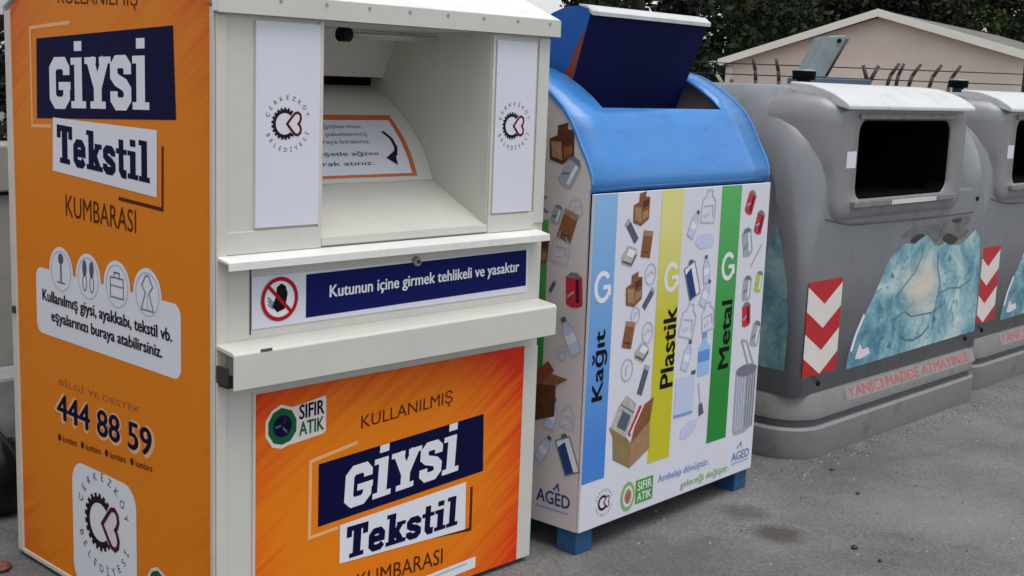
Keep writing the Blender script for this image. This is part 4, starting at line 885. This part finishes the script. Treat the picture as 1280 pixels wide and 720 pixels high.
for (xa, za) in (LE, RE_):
    w = MB(); w.add([(xa, 0, za-.02), (0, 0, rz_-.02), (0, 14.4, rz_-.02), (xa, 14.4, za-.02), (xa, 0, za+.08), (0, 0, rz_+.08), (0, 14.4, rz_+.08), (xa, 14.4, za+.08)], [(0, 1, 2, 3), (4, 5, 6, 7), (0, 1, 5, 4), (3, 2, 6, 7), (0, 4, 7, 3)], 'tile'); w.build('roof', hl)
    q = [(xa, za-.10), (0, rz_-.10), (0, rz_+.11), (xa, za+.11)]
    w = MB(); v = [(x, -.08, z) for x, z in q]+[(x, -.01, z) for x, z in q]
    w.add(v, [(0, 1, 2, 3), (7, 6, 5, 4), (0, 4, 5, 1), (3, 2, 6, 7), (0, 3, 7, 4), (1, 5, 6, 2)], 'barge'); w.build('bargeboard', hl)
w = MB(); w.tube((LE[0]+.1, .1, LE[1]-.1), (LXa-.08, .25, LE[1]-.5), .055, .055, 'barge'); w.tube((LXa-.08, .25, LE[1]-.5), (LXa-.08, .25, .1), .055, .055, 'barge'); w.build('downpipe', hl)
w = MB(); w.box(LXa-.01, LXa+.2, .28, .349, 0, zl-.1, 'barge'); w.build('corner_post', hl)
# dark pole at the right edge
pl_ = MB(); pl_.tube((at(1284, 20), 20, 0), (at(1284, 20), 20, 7), .07, .055, 'post', 10); tag(pl_.build('utility_pole'), 'dark slim pole in front of the right corner of the pink house', 'pole')
# --- galvanised container with raised lid, green bin
GYd = 12.5
gc = thing('metal_container', 'galvanised waste container with its lid tipped up, beyond the first grey container', 'waste container', (at(1043, GYd), GYd, 0), 0)
x0, x1 = -.27, .33
b = MB(); b.box(x0+.02, x1-.02, .02, .75, .25, 1.76, 'galv_d'); b.build('body', gc, .02)
b = MB(); b.box(x0-.02, x1+.03, -.03, .8, 1.765, 1.83, 'galv_d'); b.build('rim', gc, .01)
b = MB(); 
q = [(-.26, 1.835), (-.07, 1.835), (.10, 2.20), (.08, 2.245), (-.08, 2.235)]
v = [(x, .0, z) for x, z in q]+[(x+.0, .62, z) for x, z in q]; n = 5
b.add(v, [tuple(range(n)), tuple(range(2*n-1, n-1, -1))]+[(i, (i+1) % n, (i+1) % n+n, i+n) for i in range(n)], 'galv'); lid = b.build('lid', gc, .01)
b = MB(); b.tube((.02, -.012, 2.19), (.02, .0, 2.19), .022, .022, 'black', 10); b.tube((-.08, -.012, 1.85), (.10, -.012, 2.21), .012, .012, 'dgrey', 6); b.build('lid_edge', lid)
for xx in (x0+.08, x1-.08): b = MB(); b.tube((xx-.03, .4, .11), (xx+.03, .4, .11), .11, .11, 'black', 16); b.box(xx-.02, xx+.02, .3, .5, .13, .26, 'dgrey'); b.build('wheel', gc)
gb = thing('green_bin', 'green plastic bin standing beside the galvanised container', 'bin', (at(1096, GYd), GYd+.1, 0), 0)
b = MB(); b.prism_x([(0, .08), (.6, .08), (.68, 1.66), (-.06, 1.66)], -.13, .13, 'green_plastic'); b.build('body', gb, .02)
b = MB(); b.box(-.15, .15, -.09, .72, 1.665, 1.75, 'green_plastic'); b.build('lid', gb, .03)
b = MB(); b.tube((-.14, .5, .1), (.14, .5, .1), .1, .1, 'black', 14); b.build('wheel', gb)

# --- rubbish beside the orange bin
def lump(name, loc, r, h, m, label, cat, seed):
    bm = bmesh.new(); bmesh.ops.create_icosphere(bm, subdivisions=4, radius=1); rn = random.Random(seed)
    ph = [Vector((rn.uniform(-3, 3), rn.uniform(-3, 3), rn.uniform(-3, 3))) for _ in range(6)]
    for v in bm.verts:
        k = 1+sum(.06*math.sin(p.dot(v.co)*1.7+i) for i, p in enumerate(ph))+.05*math.sin(9*v.co.x+5*v.co.z)*math.sin(8*v.co.y)
        v.co = Vector((v.co.x*r*k, v.co.y*r*k, max(-.0, (v.co.z+.75)*h*.57*k)))
    me = bpy.data.meshes.new(name); bm.to_mesh(me); bm.free()
    for p in me.polygons: p.use_smooth = True
    me.materials.append(M[m]); o_ = bpy.data.objects.new(name, me); COL.objects.link(o_); o_.location = loc; return tag(o_, label, cat)
gxy0 = lambda px, py: (lambda d_: (d_.x*(-EYE/d_.z), d_.y*(-EYE/d_.z)))(Fv+right*((px-640)/F_PX)-up*((py-360)/F_PX))
bx_, by_ = gxy0(-12, 632)
lump('rubbish_bag', (bx_, by_, 0), .20, .34, 'bag', 'black rubbish bag slumped on the ground behind the orange bin', 'rubbish bag', 4)
bdm = MB(); bdm.box(-.06, .06, -.012, .012, 0, .34, 'wood'); pk = bdm.build('wooden_board', None, .004); pk.location = gxy0(-6, 590)+(0,); pk.rotation_euler = (R(-14), R(24), R(20)); tag(pk, 'old yellowish board leaning near the black rubbish bag', 'board')
lump('crumpled_wrapper', gxy0(1, 712)+(0,), .035, .025, 'litter', 'reddish crumpled wrapper lying by the rear corner of the orange bin', 'wrapper', 9)
# marks and scraps on the asphalt
def gxy(px, py):
    d_ = Fv+right*((px-640)/F_PX)-up*((py-360)/F_PX); t_ = -EYE/d_.z; return d_.x*t_, d_.y*t_
for i, (px, py, r_) in enumerate(((1068, 686, .013), (1100, 702, .008), (1072, 618, .009), (1040, 588, .009))):
    x, y = gxy(px, py); lump('pebble', (x, y, 0), r_, r_*1.2, 'dgrey', None, None, i)
peb = [o_ for o_ in COL.objects if o_.name.startswith('pebble')]
for o_, l in zip(peb, ('dark pebble lying farthest forward on the asphalt, left of another', 'small pebble at the bottom of the asphalt, right of a darker one', 'dark pebble on the asphalt in front of the first grey container, the nearer of two', 'dark pebble close to the foot of the first grey container')):
    tag(o_, l, 'pebble', 'pebbles on the asphalt')

rn = random.Random(21); gt = MB()
for k in range(420):
    if k < 300: p_ = PG+ag*rn.uniform(-.5, 3.8)+bg_*(-abs(rn.gauss(0, .07))-.045+.04*(k % 2))
    else: p_ = Vector(gxy(rn.uniform(760, 1280), rn.uniform(520, 715))+(0,))
    r_ = rn.uniform(.002, .0065); h_ = r_*rn.uniform(.7, 1.3); n_ = 5; a0 = rn.uniform(0, 6)
    gt.add([(p_.x+r_*rn.uniform(.7, 1.2)*math.cos(a0+i*1.257), p_.y+r_*rn.uniform(.7, 1.2)*math.sin(a0+i*1.257), .0) for i in range(5)]+[(p_.x, p_.y, h_)], [(i, (i+1) % 5, 5) for i in range(5)], rn.choice(['stone', 'concrete', 'dgrey', 'stain']))
tag(gt.build('grit', fix=False), 'loose grit and tiny stones along the feet of the containers', 'grit', kind='stuff')
# ================================================================== trees
def leaf_cloud(mb, centres, per, size, mats, rn, spread):
    for c, rad in centres:
        mt = rn.choices(mats[0], mats[1])[0]
        for _ in range(per):
            while True:
                d_ = Vector((rn.uniform(-1, 1), rn.uniform(-1, 1), rn.uniform(-1, 1)))
                if d_.length < 1: break
            p = Vector(c)+d_*rad*Vector((1, 1, spread)).length/1.73
            s_ = size*rn.uniform(.6, 1.3); n_ = Vector((rn.gauss(0, 1), rn.gauss(0, 1), rn.gauss(.5, 1))).normalized()
            t1 = n_.orthogonal().normalized(); t1.rotate(Matrix.Rotation(rn.uniform(0, 6.28), 3, n_)); t2 = n_.cross(t1)
            mb.add([p-t1*s_*.55, p+t2*s_*.3, p+t1*s_*.6, p-t2*s_*.3], [(0, 1, 2, 3)], mt)
def tree(loc, h, rad, z0, mats, label, seed, clumps=90, per=110, size=.16):
    rn = random.Random(seed); e = thing('broadleaf_tree', label, 'tree', loc, 0)
    tr = MB(); pts = [Vector((0, 0, 0)), Vector((.1, .05, h*.25)), Vector((.02, .1, h*.5)), Vector((.15, 0, h*.8))]; r_ = .10+rad*.04
    for i in range(3): tr.tube(pts[i], pts[i+1], r_*(1-.27*i), r_*(1-.27*(i+1)), 'bark', 10)
    for i in range(9):
        a = rn.uniform(0, 6.28); b0 = Vector((.06, .06, h*rn.uniform(.2, .7))); b1 = b0+Vector((math.cos(a)*rad*.7, math.sin(a)*rad*.7, rn.uniform(.1, .3)*h)); tr.tube(b0, b1, r_*.35, r_*.08, 'bark', 6)
    tr.build('trunk', e, fix=False)
    cl = []
    for _ in range(clumps):
        a = rn.uniform(0, 6.28); t_ = rn.uniform(0, 1); zz = z0+(h-z0)*t_; rr = rad*math.sqrt(max(0, 1-(2*t_-1)**2*.85))*rn.uniform(.35, 1.0)
        cl.append((Vector((math.cos(a)*rr, math.sin(a)*rr, zz)), rad*rn.uniform(.16, .30)))
    cm_ = MB(); leaf_cloud(cm_, cl, per, size, mats, rn, 1); cm_.build('crown', e, fix=False); return e
DK = (['leaf_dark', 'leaf_mid', 'leaf_brown'], [6, 1.6, .6]); MD = (['leaf_dark', 'leaf_mid', 'leaf_light'], [3, 4, 1.2]); BR = (['leaf_dark', 'leaf_brown'], [4, 3])
def tx(px, y): return sight(px, 60, y)[0]
tree((tx(795, 22), 22, 0), 7.2, 1.35, .6, DK, 'dark tree rising right behind the raised blue flap', 11, 100, 120, .15)
tree((tx(930, 49), 49, 0), 11, 4.0, .8, MD, 'mid green tree between the blue flap and the left end of the pink gable', 12, 110, 120, .25)
tree((tx(1010, 54), 54, 0), 12, 3.6, 1, MD, 'lighter green tree behind the left slope of the pink gable', 13, 110, 120, .25)
tree((tx(1090, 52), 54, 0), 13, 5.0, 1, BR, 'dark brownish tree directly behind the ridge of the pink house', 14, 120, 120, .28)
tree((tx(1190, 54), 58, 0), 13, 4.6, 1, DK, 'dark tree behind the right slope of the pink gable', 15, 110, 120, .28)
tree((tx(1290, 50), 54, 0), 12, 4.0, 1, MD, 'green tree at the right edge behind the roof of the pink house', 16, 110, 120, .26)
tree((tx(-40, 11), 11, 0), 6, 2.2, .5, DK, 'dark tree overhanging the wire fence at the far left', 17, 90, 120, .11)
# far wood closing the view
rn = random.Random(5); wd = MB(); cl = []
for i in range(660):
    px = rn.uniform(715, 1700) if i < 460 else rn.uniform(-500, 610); y = rn.uniform(66, 84); cl.append((Vector((tx(px, y), y, rn.uniform(0, 12))), rn.uniform(1.2, 2.2)))
leaf_cloud(wd, cl, 60, .62, DK, rn, 1); tag(wd.build('woodland', fix=False), 'dark mass of woodland filling the background behind the houses', 'woodland', kind='stuff')
